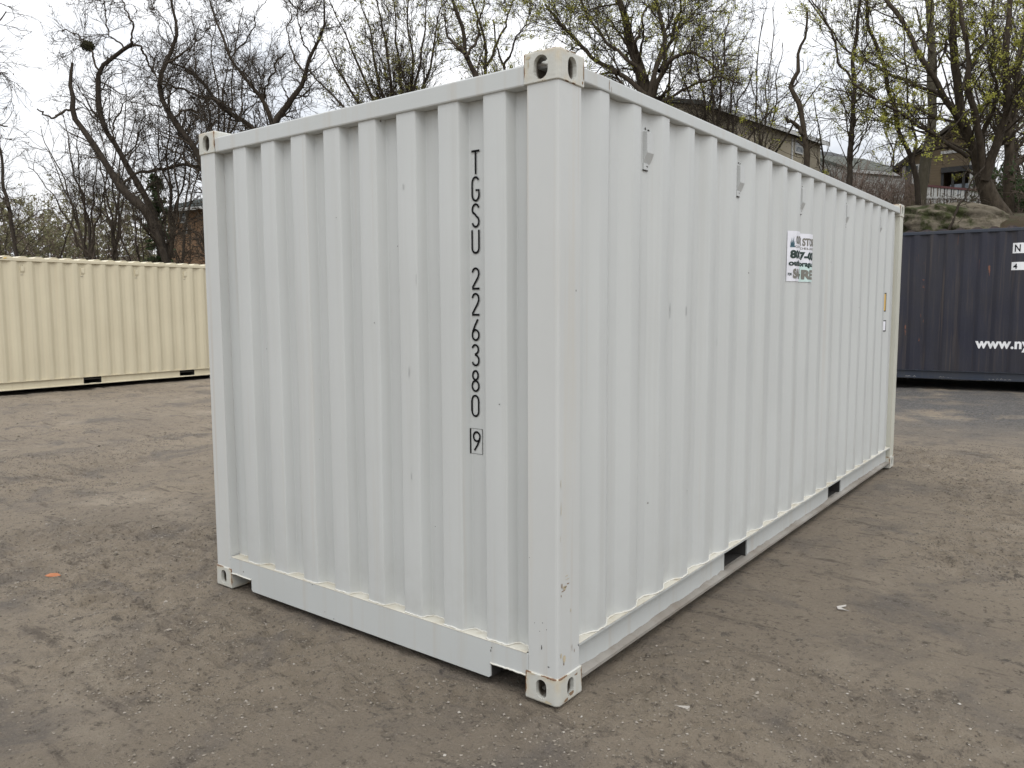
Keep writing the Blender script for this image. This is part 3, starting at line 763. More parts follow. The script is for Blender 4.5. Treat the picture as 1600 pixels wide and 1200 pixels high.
def gz(x, y): return float(terrain(x, y)+detail(x, y))
def scrap(name, poly, th, mat, loc, rot, label, cat):
    bm = bmesh.new(); lo = [bm.verts.new((p[0], p[1], p[2] if len(p) > 2 else 0)) for p in poly]; hi = [bm.verts.new((v.co.x, v.co.y, v.co.z+th)) for v in lo]
    bm.faces.new(lo[::-1]); bm.faces.new(hi); k = len(lo)
    for i in range(k): bm.faces.new([lo[i], lo[(i+1) % k], hi[(i+1) % k], hi[i]])
    o = from_bm(name, bm, mat); o.location = loc; o.rotation_euler = rot; return tag(o, label, cat)
scrap('fallen_leaf', [(-.045, 0, 0), (-.02, .016, .008), (.0, .013, .012), (.02, .02, .01), (.045, .004, .004), (.02, -.012, .0), (0, -.016, .004), (-.025, -.012, .002)], .003,
      flat('orange_leaf', (.36, .13, .05), .7), (-3.395, -.511, gz(-3.395, -.511)+.006), (.2, .1, .8), 'curled orange leaf lying on the dirt at lower left', 'leaf')
scrap('flat_stone', [(-.055, -.01), (-.03, .02), (.02, .022), (.05, .008), (.055, -.012), (.01, -.024), (-.035, -.02)], .010,
      flat('pale_stone', (.36, .33, .29), .9), (.392, .345, gz(.392, .345)-.001), (.02, 0, .5), 'pale flat stone half sunk in the dirt near the white container', 'stone')
scrap('paper_scrap', [(-.035, 0), (-.02, .030), (.045, .035), (.03, .02), (-.008, .012), (.0, -.02), (.01, -.035), (-.012, -.012)], .004,
      flat('white_scrap', (.42, .39, .35), .7), (.63, 1.80, gz(.63, 1.80)+.004), (.05, 0, .9), 'torn white scrap lying on the dirt right of the white container', 'litter')

# ------------------------------------------------------------------ trees
def resample(pts, P):
    pts = np.asarray(pts, float); seg = np.linalg.norm(np.diff(pts[:, :3], axis=0), axis=1); s = np.r_[0, np.cumsum(seg)]
    t = np.linspace(0, s[-1], P); return np.stack([np.interp(t, s, pts[:, k]) for k in range(pts.shape[1])], -1)
def smooth_line(pts, P):
    q = resample(pts, P)
    for _ in range(2): q[1:-1] = q[1:-1]*.6+(q[:-2]+q[2:])*.2
    return q
def spawn(r, pp, pr, dens, L0, L1, a0, a1, P, wig, up, rr, rmin, tmin=.1, tmax=1.0, taper=.3, shrink=.45):
    """child branches for a batch of parents: pp (N,Q,3), pr (N,Q)"""
    N, Q = pr.shape
    ln = np.linalg.norm(np.diff(pp, axis=1), axis=2).sum(1)
    cnt = r.poisson(np.clip(dens*ln, 0, 60)); idx = np.repeat(np.arange(N), cnt); m = len(idx)
    if m == 0: return np.zeros((0, P, 3)), np.zeros((0, P))
    t = (tmin+(tmax-tmin)*r.random(m))*(Q-1); k = np.minimum(t.astype(int), Q-2); f = (t-k)[:, None]
    p0 = pp[idx, k]*(1-f)+pp[idx, k+1]*f; tan = pp[idx, k+1]-pp[idx, k]; tan /= np.linalg.norm(tan, axis=1)[:, None]+1e-9
    rad = pr[idx, k]*(1-f[:, 0])+pr[idx, k+1]*f[:, 0]
    q = r.normal(size=(m, 3)); q -= (q*tan).sum(1)[:, None]*tan; q /= np.linalg.norm(q, axis=1)[:, None]
    an = r.uniform(a0, a1, m)[:, None]; d = tan*np.cos(an)+q*np.sin(an)
    L = r.uniform(L0, L1, m)*(1-shrink*t/(Q-1)); st = (L/(P-1))[:, None]
    bend = r.normal(size=(m, 3))*wig*.5
    out = [p0]
    for _ in range(P-1):
        d = d+bend+r.normal(size=(m, 3))*wig; d[:, 2] += up; d /= np.linalg.norm(d, axis=1)[:, None]
        out.append(out[-1]+d*st)
    pts = np.stack(out, 1)
    r0 = np.clip(rad*rr, rmin, None); R = r0[:, None]*np.linspace(1, taper, P)[None]
    return pts, np.maximum(R, rmin*.7)
def tubes(batches):
    """batches of (pts (N,P,3), rad (N,P), sides) -> verts, quads"""
    V, F, o = [], [], 0
    for pts, rad, ns in batches:
        N, P = rad.shape
        if N == 0: continue
        t = np.gradient(pts, axis=1); t /= np.linalg.norm(t, axis=2)[..., None]+1e-9
        ref = np.where(np.abs(t[:, :1, 2:3]) > .8, np.array([[[1., .1, 0]]]), np.array([[[.05, .1, 1.]]]))
        u = np.cross(t, np.broadcast_to(ref, t.shape)); u /= np.linalg.norm(u, axis=2)[..., None]+1e-9; w = np.cross(t, u)
        an = 2*np.pi*np.arange(ns)/ns
        ring = pts[:, :, None]+rad[:, :, None, None]*(u[:, :, None]*np.cos(an)[:, None]+w[:, :, None]*np.sin(an)[:, None])
        V.append(ring.reshape(-1, 3))
        b = (np.arange(N)[:, None, None]*P+np.arange(P-1)[None, :, None])*ns; k = np.arange(ns)[None, None]
        k2 = (k+1) % ns; F.append((np.stack([b+k, b+k2, b+ns+k2, b+ns+k], -1)+o).reshape(-1, 4)); o += N*P*ns
    return np.concatenate(V), np.concatenate(F)
def leaf_mesh(r, pp, per, size, spread=.04, tmin=.3, clump=.25):
    N, Q = pp.shape[:2]; cnt = r.poisson(per*r.gamma(clump, 1/clump, N)); idx = np.repeat(np.arange(N), cnt); m = len(idx)
    t = (tmin+(1-tmin)*r.random(m))*(Q-1); k = np.minimum(t.astype(int), Q-2); f = (t-k)[:, None]
    c = pp[idx, k]*(1-f)+pp[idx, k+1]*f + r.normal(size=(m, 3))*spread
    a = r.normal(size=(m, 3)); a /= np.linalg.norm(a, axis=1)[:, None]
    b = np.cross(a, r.normal(size=(m, 3))); b /= np.linalg.norm(b, axis=1)[:, None]
    s = (size*r.uniform(.5, 1.2, m))[:, None]
    V = np.stack([c-a*s, c-b*s*.5, c+a*s, c+b*s*.55], 1).reshape(-1, 3)
    return V, np.arange(m*4).reshape(-1, 4)

def bark(name, a, b, sc=9):
    n = NT(name); c = n.mix(n.mr(n.noise(sc, 6, .7, n.vec((1, 1, .35))), .38, .62), a, b)
    n.bump(n.noise(22, 5, .7, n.vec((1, 1, .25))), .8, .03); return n.out(c, .95, .2)
M['bark_dark'] = bark('dark_bark', (.026, .020, .015), (.050, .040, .030))
M['bark_mid'] = bark('brown_bark', (.034, .026, .018), (.068, .054, .038))
M['bark_pale'] = bark('pale_grey_bark', (.095, .082, .060), (.060, .054, .036), 5)
M['twig'] = bark('twigs', (.040, .031, .023), (.075, .060, .044))
M['twig_red'] = bark('reddish_twigs', (.13, .095, .078), (.20, .155, .125))
def foliage(name, a, b, c_=None):
    n = NT(name); g = n.n('ShaderNodeNewGeometry'); c = n.mix(g.outputs['Random Per Island'], a, b)
    n.b.inputs['Subsurface Weight'].default_value = 0
    tr = n.n('ShaderNodeBsdfTranslucent'); n.put(tr.inputs[0], c); mxn = n.n('ShaderNodeMixShader'); mxn.inputs[0].default_value = .35
    m = n.out(c, .7, .25); o = n.t.nodes['Material Output']
    n.t.links.new(n.b.outputs[0], mxn.inputs[1]); n.t.links.new(tr.outputs[0], mxn.inputs[2]); n.t.links.new(mxn.outputs[0], o.inputs[0]); return m
M['buds'] = foliage('yellow_green_blossom', (.48, .46, .10), (.29, .31, .07))
M['buds_dim'] = foliage('olive_buds', (.34, .32, .11), (.20, .20, .07))
M['buds_brown'] = foliage('brown_buds', (.12, .095, .06), (.08, .065, .045))
M['evergreen'] = foliage('evergreen_leaves', (.030, .050, .018), (.055, .085, .028))
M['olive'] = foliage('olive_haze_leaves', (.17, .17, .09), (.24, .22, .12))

def build_tree(name, label, limbs, depth, seed, bk='bark_dark', group=None, l1=(1.1, 1.0, 2.6), dens=(1.3, 2.6, 4.2, 4.2), lens=((.7, 1.6), (.35, .85), (.18, .42)),
               wig=.16, up=.05, leaves=None, leaf_n=.6, leaf_s=.028, wob=.5, base=True, rmin=.0058, cat='tree', twig='twig', l1ang=(.5, 1.1), trunk_n=10):
    """limbs: list of pixel polylines [(x, y, width_px), ...]; each is set at its own depth with a gentle wander towards and away from the camera"""
    r = np.random.default_rng(seed); root = None
    L = []; LR = []
    main = []
    for li, lb in enumerate(limbs):
        dd = depth
        if isinstance(lb, tuple): dd, lb = lb
        q = resample(np.array([[a, b, c] for a, b, c in lb], float), 22)
        kk = np.minimum(1.3, 5/np.maximum(q[:, 2], 1)+.35); q[:, 0] += r.normal(0, 2.0, 22)*kk; q[:, 1] += r.normal(0, 1.6, 22)*kk; q[1:-1] = q[1:-1]*.6+(q[:-2]+q[2:])*.2
        ph = r.uniform(0, 6.28); tt = np.linspace(0, 1, 22)
        wander = wob*(np.sin(tt*2.4+ph)-math.sin(ph)) if li else wob*.5*np.sin(tt*2)
        d = dd+wander
        P = np.stack([place(a, b, c) for a, b, c in zip(q[:, 0], q[:, 1], d)])
        R = q[:, 2]/2/FPX*d*(1+.13*np.convolve(r.normal(0, 1, 24), [.25, .5, .25], 'valid'))*(.86 if q[0, 0] < 520 else 1.0)
        L.append(P); LR.append(np.maximum(R, .012)); main.append(d)
    if base:                                             # run the trunk down to the ground
        p = L[0][0]; g = gz(p[0], p[1])-.15
        if p[2] > g+.1:
            dirn = (L[0][0]-L[0][3]); dirn = dirn/np.linalg.norm(dirn); steps = 8
            ex = [p]; 
            for i in range(steps): 
                dirn = dirn*.8+np.array([0, 0, -1.])*.2; dirn /= np.linalg.norm(dirn)
                ex.append(ex[-1]+dirn*(p[2]-g)/steps/max(.5, -dirn[2]))
            ex = np.array(ex[1:])[::-1]; rr = LR[0][0]*np.linspace(1.45, 1.02, len(ex))
            A = np.concatenate([ex, L[0]]); B = np.concatenate([rr, LR[0]]); z = resample(np.c_[A, B], 30); L[0], LR[0] = z[:, :3], z[:, 3]
    root = empty(name, tuple(L[0][0])); bp = L[0][0]
    tv, tf = tubes([(l[None]-bp, rd[None], trunk_n) for l, rd in zip(L[:1], LR[:1])])
    link('trunk', np_mesh('trunk', tv, tf, 4), M[bk], root)
    LL = np.stack([resample(np.c_[l, rd], 22) for l, rd in zip(L, LR)]); pp, pr = LL[..., :3], LL[..., 3]
    bat = [(pp[1:], pr[1:], 8)] if len(L) > 1 else []
    c1, r1 = spawn(r, pp, pr, l1[0], l1[1], l1[2], l1ang[0], l1ang[1], 9, wig, up, .34, .010, .22 if base else .05)
    c2, r2 = spawn(r, np.concatenate([resample_batch(pp, 9), c1]), np.concatenate([resample_batch(pr[..., None], 9)[..., 0]*.5, r1]), dens[0], *lens[0], .4, 1.1, 7, wig, up, .5, .0075, .2)
    c3, r3 = spawn(r, np.concatenate([resample_batch(c1, 7), c2]), np.concatenate([resample_batch(r1[..., None], 7)[..., 0], r2]), dens[1], *lens[1], .35, 1.0, 5, wig*1.1, up, .6, rmin*1.1, .15)
    c4, r4 = spawn(r, np.concatenate([resample_batch(c2, 5), c3]), np.concatenate([resample_batch(r2[..., None], 5)[..., 0], r3]), dens[2], *lens[2], .35, .95, 4, wig*1.1, up, .7, rmin, .1)
    bat += [(c1, r1, 6), (c2, r2, 4), (c3, r3, 3), (c4, r4, 3)]
    bat = [(a-bp, b, c) for a, b, c in bat]
    v, f = tubes(bat); link('crown', np_mesh('crown', v, f, 4), [M[twig]], root)
    if leaves:
        v, f = leaf_mesh(r, c4-bp, leaf_n, leaf_s); link('leaves', np_mesh('leaves', v, f, 4, False), M[leaves], root)
    tag(root, label, cat, group); return root
def resample_batch(a, P):
    Q = a.shape[1]; t = np.linspace(0, Q-1, P); k = np.minimum(t.astype(int), Q-2); f = (t-k)[None, :, None]
    return a[:, k]*(1-f)+a[:, k+1]*f

W_ = lambda pts, w0, w1: [(x, y, w0+(w1-w0)*i/(len(pts)-1)) for i, (x, y) in enumerate(pts)]
# left group
build_tree('bare_tree', 'dark leaning tree with a snapped-off top and a hooked side limb at left', [
    W_([(248, 372), (226, 324), (188, 296), (170, 266), (148, 228), (136, 208), (122, 190), (110, 175), (116, 150), (107, 130), (113, 110), (111, 95)], 15, 5),
    W_([(110, 175), (100, 173), (90, 184), (82, 185), (70, 178), (60, 171)], 5, 2.5),
    W_([(186, 290), (184, 272), (172, 262)], 4, 3)], 24, 101, l1=(.5, .6, 1.8), dens=(1.2, 2.2, 3.2), leaves='buds_brown', leaf_n=.3, wob=.3)
build_tree('bare_tree', 'tall bare tree with bowed limbs carrying the nest, right of the snapped leaning tree', [
    W_([(250, 372), (236, 320), (220, 296), (200, 264), (186, 234), (175, 221), (160, 190), (152, 150), (154, 108), (170, 92), (190, 80), (207, 67)], 13, 6),
    W_([(207, 67), (209, 37), (196, 18), (190, -20)], 4, 2), W_([(192, 78), (183, 65), (166, 45), (165, 10), (158, -20)], 3.5, 1.5),
    W_([(207, 67), (220, 72), (230, 95), (238, 110), (245, 122)], 4, 3), W_([(175, 221), (180, 182), (190, 168), (196, 158), (212, 154)], 3.5, 1.5),
    W_([(154, 108), (146, 90), (138, 72), (128, 63), (112, 52), (98, 44)], 4, 2), W_([(188, 290), (210, 270), (235, 268), (262, 262), (285, 257), (312, 262)], 5, 6)], 25, 102, l1=(2.1, .9, 2.6), dens=(2.5, 4.0, 5.8), wig=.2, leaves='buds_brown', leaf_n=.5, wob=.4)
build_tree('bare_tree', 'bare twisting tree rising from behind the top left corner of the white container', [
    W_([(338, 330), (322, 275), (311, 240), (300, 220), (272, 188), (262, 170), (250, 145), (246, 125), (257, 102), (267, 75), (282, 52), (272, 25), (268, -10)], 14, 4),
    W_([(246, 130), (265, 134), (296, 145), (320, 152), (345, 158)], 3, 4), W_([(257, 100), (280, 88), (297, 76), (315, 60), (325, 42)], 3.5, 1.5),
    W_([(262, 170), (245, 164), (232, 161)], 3, 1.5), W_([(272, 188), (282, 172), (300, 172), (310, 178)], 4, 3), W_([(300, 260), (280, 240), (262, 232), (250, 222)], 4, 2)], 24, 103, l1=(2.1, .9, 2.5), dens=(2.5, 4.0, 5.8), wig=.2, leaves='buds_brown', leaf_n=.5, wob=.4)
build_tree('bare_tree', 'bare tree whose long limbs reach up to the left from behind the top end rail', [
    W_([(430, 330), (415, 240), (395, 196), (357, 177), (332, 152), (312, 125), (295, 108), (265, 98)], 12, 3),
    W_([(432, 240), (425, 186), (409, 155), (400, 145), (382, 125), (362, 92), (350, 55), (337, 37), (330, 5)], 9, 2.5),
    W_([(409, 155), (415, 135), (432, 112), (427, 100), (445, 84)], 4, 2), W_([(295, 76), (293, 95), (290, 110), (312, 125)], 2, 3), W_([(362, 92), (375, 70), (395, 52), (400, 20)], 3, 1.5)], 26, 104, l1=(2.1, .9, 2.4), dens=(2.5, 4.0, 5.8), wig=.2, leaves='buds_brown', leaf_n=.5, wob=.4)
build_tree('bare_tree', 'crooked bare tree with a thick kinked limb above the middle of the end rail', [
    W_([(415, 330), (418, 240), (425, 188), (450, 165), (462, 147), (480, 125), (477, 105), (487, 85), (500, 72), (512, 40), (508, 0)], 14, 3),
    W_([(480, 125), (462, 100), (455, 75), (450, 45), (455, 10)], 4, 1.5), W_([(450, 165), (448, 150), (440, 128), (447, 112)], 3, 1.5), W_([(487, 85), (470, 62), (468, 38), (460, 10)], 3, 1.5)], 24, 105, l1=(2.1, .9, 2.4), dens=(2.5, 4.0, 5.8), wig=.2, leaves='buds_brown', leaf_n=.5, wob=.4)
nest_p = place(137, 72, 25.1)
# far left edge
build_tree('bare_tree', 'dark thin tree standing at the far left edge above the beige container', [
    W_([(26, 410), (24, 396), (19, 356), (12, 310), (7, 288), (2, 250), (-8, 200), (-12, 150)], 8, 3), W_([(20, 360), (40, 345), (60, 330)], 2, 1), W_([(14, 320), (-5, 300), (-20, 270)], 4, 2)], 24, 106, l1=(1.2, .8, 1.9), dens=(1.6, 2.6, 3.8), leaves='buds_brown', leaf_n=.5)
build_tree('drooping_tree', 'tree off the left edge whose fine drooping twigs hang into the corner of the sky', [
    W_([(-60, 420), (-55, 300), (-45, 180), (-40, 60), (-30, -60)], 16, 8), W_([(-50, 150), (-30, 90), (-8, 40), (12, 20)], 5, 2), W_([(-45, 200), (-25, 140), (0, 110), (15, 115)], 5, 2), W_([(-50, 260), (-30, 210), (-5, 190), (12, 200)], 5, 2)], 20, 107, l1=(1.4, .7, 1.5), dens=(1.8, 2.8, 4.0), up=-.05, leaves='buds_brown', leaf_n=.5)
# multi-stem thin trees left
def stems(name, label, seed, depth, cx, ybase, tops, w0=4, w1=1.2, curve=8, **k):
    r = random.Random(seed); lim = []
    for tx, ty in tops:
        n = 5; lim.append([(cx+r.uniform(-5, 5)+(tx-cx)*(i/n)**1.25+r.uniform(-curve, curve)*.5*(0 < i < n), ybase+(ty-ybase)*i/n, w0+(w1-w0)*i/n) for i in range(n+1)])
    return build_tree(name, label, lim, depth, seed, **k)
stems('thin_tree', 'thin many-stemmed bare tree fanning out above the left end of the beige container', 111, 26, 138, 402, [(122, 200), (70, 230), (50, 262), (152, 220), (96, 170), (170, 262), (60, 200)], 4.5, 1.2, l1=(1.3, .7, 1.9), dens=(1.4, 2.3, 3.4), leaves='buds_brown', leaf_n=.4)
stems('thin_tree', 'slender bare saplings close to the left corner post of the white container', 112, 25, 268, 402, [(244, 150), (262, 120), (285, 150), (300, 180), (225, 200), (312, 210)], 5, 1.2, l1=(1.5, .7, 1.8), dens=(1.7, 2.8, 4.0), leaves='buds_brown', leaf_n=.4)
stems('thin_tree', 'thin upright bare saplings behind the two leaning trees', 113, 29, 180, 402, [(170, 120), (195, 110), (210, 160), (150, 150), (225, 170), (135, 180)], 4, 1.2, l1=(1.3, .7, 1.9), dens=(1.4, 2.3, 3.4), leaves='buds_brown', leaf_n=.4)
stems('thin_tree', 'thin bare tree peeping over the top left casting of the white container', 114, 29, 345, 330, [(300, 60), (330, 20), (352, 30), (380, 10), (310, 110), (395, 60)], 5, 1.4, l1=(1.5, .8, 2.0), dens=(1.7, 2.8, 4.2), leaves='buds_brown', leaf_n=.5)
# centre
stems('budding_tree', 'upright many-stemmed tree with straight fanning stems above the end rail', 121, 24, 640, 330, [(610, -20), (640, -40), (560, 0), (520, 10), (665, -20), (500, 60), (690, 0), (585, -30), (480, 105)], 8, 1.6, l1=(2.16, .9, 2.2), dens=(1.95, 3.42, 4.88), lens=((.7, 1.5), (.35, .8), (.18, .42)), wig=.07, up=.06, leaves='buds_dim', leaf_n=1.62, leaf_s=.035, l1ang=(.25, .7))
build_tree('budding_tree', 'forked budding tree just left of the near top corner casting', [
    W_([(770, 260), (757, 150), (742, 114), (725, 82), (728, 62), (725, 45), (712, 20), (705, -20)], 10, 4), W_([(725, 82), (712, 72), (698, 55), (690, 20)], 6, 2), W_([(730, 88), (745, 60), (750, 30), (760, -10)], 5, 2)], 22, 122, l1=(2.16, .8, 2.0), dens=(2.07, 3.42, 5.12), leaves='buds', leaf_n=3.44, wob=.4)
build_tree('budding_tree', 'slim dark tree with V-shaped forks seen just above the end rail near the corner', [
    W_([(775, 260), (765, 150), (757, 108), (760, 75), (752, 45), (742, 10), (735, -20)], 7, 3), W_([(757, 108), (775, 70), (790, 40), (800, 0)], 5, 2), W_([(800, 200), (788, 105), (775, 65), (770, 30)], 5, 2), W_([(788, 105), (800, 75), (812, 50), (830, 20)], 4, 1.5)], 23, 123, l1=(2.16, .8, 2.0), dens=(2.07, 3.42, 5.12), leaves='buds', leaf_n=3.87)
build_tree('big_budding_tree', 'large spreading tree with many thick limbs and green buds behind the near top corner', [
    W_([(1018, 330), (1016, 220), (1012, 150), (1000, 107), (990, 82), (982, 55), (975, 25), (960, -20)], 26, 7),
    W_([(1014, 160), (1022, 125), (1028, 100), (1037, 75), (1040, 45), (1020, -10)], 11, 5), W_([(1014, 165), (1030, 118), (1052, 90), (1075, 80), (1100, 90), (1125, 112)], 9, 2.5),
    W_([(1012, 155), (985, 125), (960, 108), (932, 95), (905, 70), (887, 50), (852, 7)], 8, 4), W_([(1000, 107), (975, 85), (950, 70), (920, 30), (905, -10)], 6, 3), W_([(1040, 60), (1060, 40), (1085, 20), (1100, -10)], 5, 2),
    W_([(1030, 110), (1048, 60), (1060, 20), (1065, -20)], 7, 3), W_([(990, 82), (1000, 50), (1010, 10)], 6, 3), W_([(1016, 170), (1050, 150), (1090, 130), (1120, 120), (1155, 130)], 6, 2), W_([(970, 112), (940, 115), (915, 125), (890, 130)], 4, 2)],
    23, 124, bk='bark_mid', l1=(2.84, .9, 2.6), dens=(2.56, 4.03, 5.61), wig=.13, leaves='buds', leaf_n=3.22, wob=.9)
stems('budding_tree', 'dense twiggy tree with dark stems right of the large spreading tree', 125, 27, 1120, 320, [(1085, 60), (1110, 40), (1140, 20), (1155, 70), (1060, 90), (1170, 110)], 6, 1.5, l1=(2.16, .8, 2.0), dens=(2.20, 3.66, 5.12), leaves='buds_brown', leaf_n=.5)
stems('thin_tree', 'thin pale-budded tree in the gap of bright sky right of centre', 126, 26, 1185, 330, [(1192, 20), (1212, 10), (1176, 110), (1225, 70), (1205, 130)], 3.5, 1.2, l1=(1.35, .7, 1.8), dens=(1.46, 2.44, 3.42), leaves='buds_dim', leaf_n=0.90)
# right
build_tree('snag_tree', 'snapped crooked tree trunk without a crown in front of the beige-sided house', [
    W_([(1262, 300), (1260, 255), (1257, 212), (1252, 175), (1245, 150), (1232, 132), (1245, 115), (1242, 102), (1252, 75), (1260, 45), (1262, 18)], 10, 3.5),
    W_([(1257, 212), (1245, 197), (1236, 190), (1227, 184)], 7, 4)], 21, 131, bk='bark_mid', l1=(1.22, .25, .8), dens=(1.83, 3.05, 3.66), leaves='buds', leaf_n=4.30, wob=.15)
build_tree('slim_tree', 'straight slim tree with upswept branches between the two houses', [
    W_([(1325, 340), (1327, 282), (1330, 225), (1335, 175), (1335, 125), (1336, 75), (1342, 25), (1345, -20)], 9, 4),
    W_([(1332, 128), (1320, 110), (1310, 92), (1305, 65), (1298, 45), (1285, 20), (1268, 0)], 4, 2), W_([(1335, 130), (1345, 110), (1352, 80), (1357, 30)], 3.5, 1.5), W_([(1330, 250), (1345, 225), (1356, 190), (1357, 150)], 2.5, 1)], 21, 132, l1=(1.49, .8, 2.2), dens=(1.59, 2.68, 3.90), leaves='buds', leaf_n=2.15, wob=.3)
build_tree('bowed_tree', 'bowed dark tree curving up to the left in front of the tan house', [
    W_([(1436, 300), (1432, 265), (1412, 225), (1401, 190), (1394, 160), (1382, 125), (1372, 82), (1360, 37), (1350, -10)], 8, 5),
    W_([(1428, 255), (1432, 220), (1420, 185), (1417, 150), (1412, 100), (1415, 40)], 4, 2), W_([(1394, 160), (1410, 135), (1425, 120)], 2.5, 1)], 21.5, 133, l1=(1.49, .8, 2.2), dens=(1.59, 2.68, 3.90), leaves='buds', leaf_n=2.58, wob=.3)
build_tree('pale_tree', 'thick pale grey trunk rising straight beside the tan house', [
    W_([(1438, 332), (1440, 300), (1443, 280), (1449, 240), (1457, 200), (1458, 162), (1457, 112), (1455, 62), (1452, 0), (1450, -40)], 17, 10),
    W_([(1457, 112), (1475, 85), (1480, 50), (1490, 10)], 4, 2), W_([(1456, 80), (1440, 50), (1430, 10)], 4, 2)], 24, 134, bk='bark_pale', l1=(1.08, .8, 2.0), dens=(1.59, 2.68, 3.90), leaves='buds', leaf_n=3.44, wob=.3)
build_tree('big_maple_tree', 'massive forked maple with long arching branches and yellow-green blossom at right', [
    [(1578, 372, 46), (1568, 349, 38), (1551, 320, 29), (1538, 292, 25), (1532, 265, 21), (1520, 232, 15), (1500, 185, 13), (1500, 140, 12), (1492, 100, 11), (1490, 62, 10), (1487, 0, 9), (1485, -40, 8)],
    W_([(1534, 275), (1534, 225), (1528, 200), (1512, 140), (1515, 100), (1505, 40), (1500, -20)], 12, 5), W_([(1538, 282), (1548, 250), (1560, 220), (1575, 175), (1572, 140), (1570, 100), (1575, 37), (1580, -20)], 15, 7),
    W_([(1503, 195), (1482, 160), (1462, 125), (1440, 92), (1425, 62), (1407, 32), (1375, -10)], 10, 6), W_([(1514, 244), (1487, 232), (1462, 210), (1437, 200), (1400, 172), (1362, 150), (1335, 132)], 7, 3),
    W_([(1502, 197), (1462, 180), (1420, 167), (1375, 157), (1325, 145), (1285, 135)], 5, 1.5), W_([(1480, 155), (1445, 137), (1405, 122), (1362, 100), (1320, 75), (1300, 50), (1262, -5)], 6, 2),
    W_([(1514, 238), (1480, 222), (1450, 208), (1400, 190), (1350, 188), (1280, 186)], 4, 1.2), W_([(1555, 235), (1580, 210), (1605, 190), (1630, 180)], 6, 3), W_([(1530, 215), (1548, 180), (1560, 150), (1545, 100), (1555, 60), (1550, 0)], 7, 3),
    W_([(1572, 120), (1590, 90), (1600, 50), (1615, 20)], 5, 3), W_([(1500, 140), (1520, 100), (1540, 60), (1535, 10)], 6, 3)],
    20.8, 135, bk='bark_mid', l1=(2.03, .9, 2.6), dens=(1.83, 3.17, 4.39), wig=.12, leaves='buds', leaf_n=5.20, leaf_s=.032, wob=.8, trunk_n=14)
build_tree('stout_tree', 'stout reddish-brown tree at the right edge behind the navy container', [
    W_([(1580, 372), (1574, 320), (1575, 280), (1578, 250), (1574, 215), (1578, 170), (1590, 120), (1600, 60), (1605, -20)], 18, 8), W_([(1575, 272), (1590, 255), (1608, 238), (1640, 225)], 12, 8), W_([(1576, 230), (1560, 200), (1552, 160)], 5, 2)], 23, 136, bk='bark_mid', l1=(1.76, .9, 2.2), dens=(1.83, 3.17, 4.15), leaves='buds', leaf_n=3.00, wob=.4)
build_tree('leaning_sapling', 'thin dark sapling leaning in front of the mossy boulder', [W_([(1486, 358), (1490, 345), (1500, 318), (1512, 298), (1525, 275), (1540, 262)], 4, 2)], 18.9, 137, l1=(1.62, .4, 1.0), dens=(1.46, 2.20, 2.44), wob=.1)

# nest
r = np.random.default_rng(77)
pts = []
for i in range(260):
    a = r.normal(size=3); a /= np.linalg.norm(a); c = a*np.array([.15, .15, .075])*r.uniform(.3, 1.3); t = np.cross(a, r.normal(size=3)); t /= np.linalg.norm(t); pts.append(np.stack([c-t*.16, c+a*.01, c+t*.16]))
v, f = tubes([(np.array(pts), np.full((260, 3), .006), 3)])
nest = link('squirrel_nest', np_mesh('squirrel_nest', v, f, 4), bark('nest_twigs', (.035, .035, .018), (.07, .065, .03))); nest.location = tuple(nest_p)
tag(nest, 'round mossy squirrel nest lodged in the fork of a bare tree at upper left', 'nest')

# rows of generic trees: three bare kinds copied behind the traced ones
def free_tree(name, seed, H, nst, leaves, leaf_n, twig='twig', spread=.35, bk='bark_dark', dens=(1.2, 2.2, 3.0)):
    r = np.random.default_rng(seed); root = empty(name)
    S = []
    for s in range(nst):
        p = np.array([r.normal(0, .12), r.normal(0, .12), -.3]); d = np.array([r.normal(0, spread*.35), r.normal(0, spread*.35), 1.]); L = [p]
        for i in range(15): d = d+r.normal(0, .10, 3)*np.array([1, 1, .3]); d /= np.linalg.norm(d); L.append(L[-1]+d*H/15*r.uniform(.75, 1))
        S.append(np.array(L))
    pp = np.stack(S); pr = np.linspace(.10 if nst < 3 else .06, .018, 16)[None]*r.uniform(.8, 1.2, (nst, 1))*(H/11)
    c1, r1 = spawn(r, pp, pr, 1.5, 1.2, 3.2, .5, 1.0, 9, .13, .07, .5, .015, .22)
    c2, r2 = spawn(r, c1, r1, dens[0]*1.4, .7, 1.7, .4, 1.0, 6, .14, .05, .6, .010, .15)
    c3, r3 = spawn(r, np.concatenate([resample_batch(c1, 6), c2]), np.concatenate([resample_batch(r1[..., None], 6)[..., 0], r2]), dens[1], .4, 1.0, .35, 1.0, 4, .15, .04, .7, .008, .1)
    c4, r4 = spawn(r, c3, r3, dens[2], .2, .55, .35, .9, 3, .15, .03, .8, .0065, .1)
    v, f = tubes([(pp, pr, 8)]); link('trunk', np_mesh('trunk', v, f, 4), M[bk], root)
    v, f = tubes([(c1, r1, 5), (c2, r2, 4), (c3, r3, 3), (c4, r4, 3)]); link('crown', np_mesh('crown', v, f, 4), M[twig], root)
    if leaves: v, f = leaf_mesh(r, c4, leaf_n, .036); link('leaves', np_mesh('leaves', v, f, 4, False), M[leaves], root)
    return root
def copy_tree(o):
    c = o.copy(); COL.objects.link(c)
    for ch in o.children: d = ch.copy(); COL.objects.link(d); d.parent = c
    return c
KA = [free_tree('woodland_tree', 201, 11, 1, 'buds_brown', .4), free_tree('woodland_tree', 202, 10, 3, 'buds_brown', .4), free_tree('woodland_tree', 203, 12, 2, 'buds_dim', .6), free_tree('woodland_tree', 204, 10, 2, 'buds', 3.0)]
used = set()
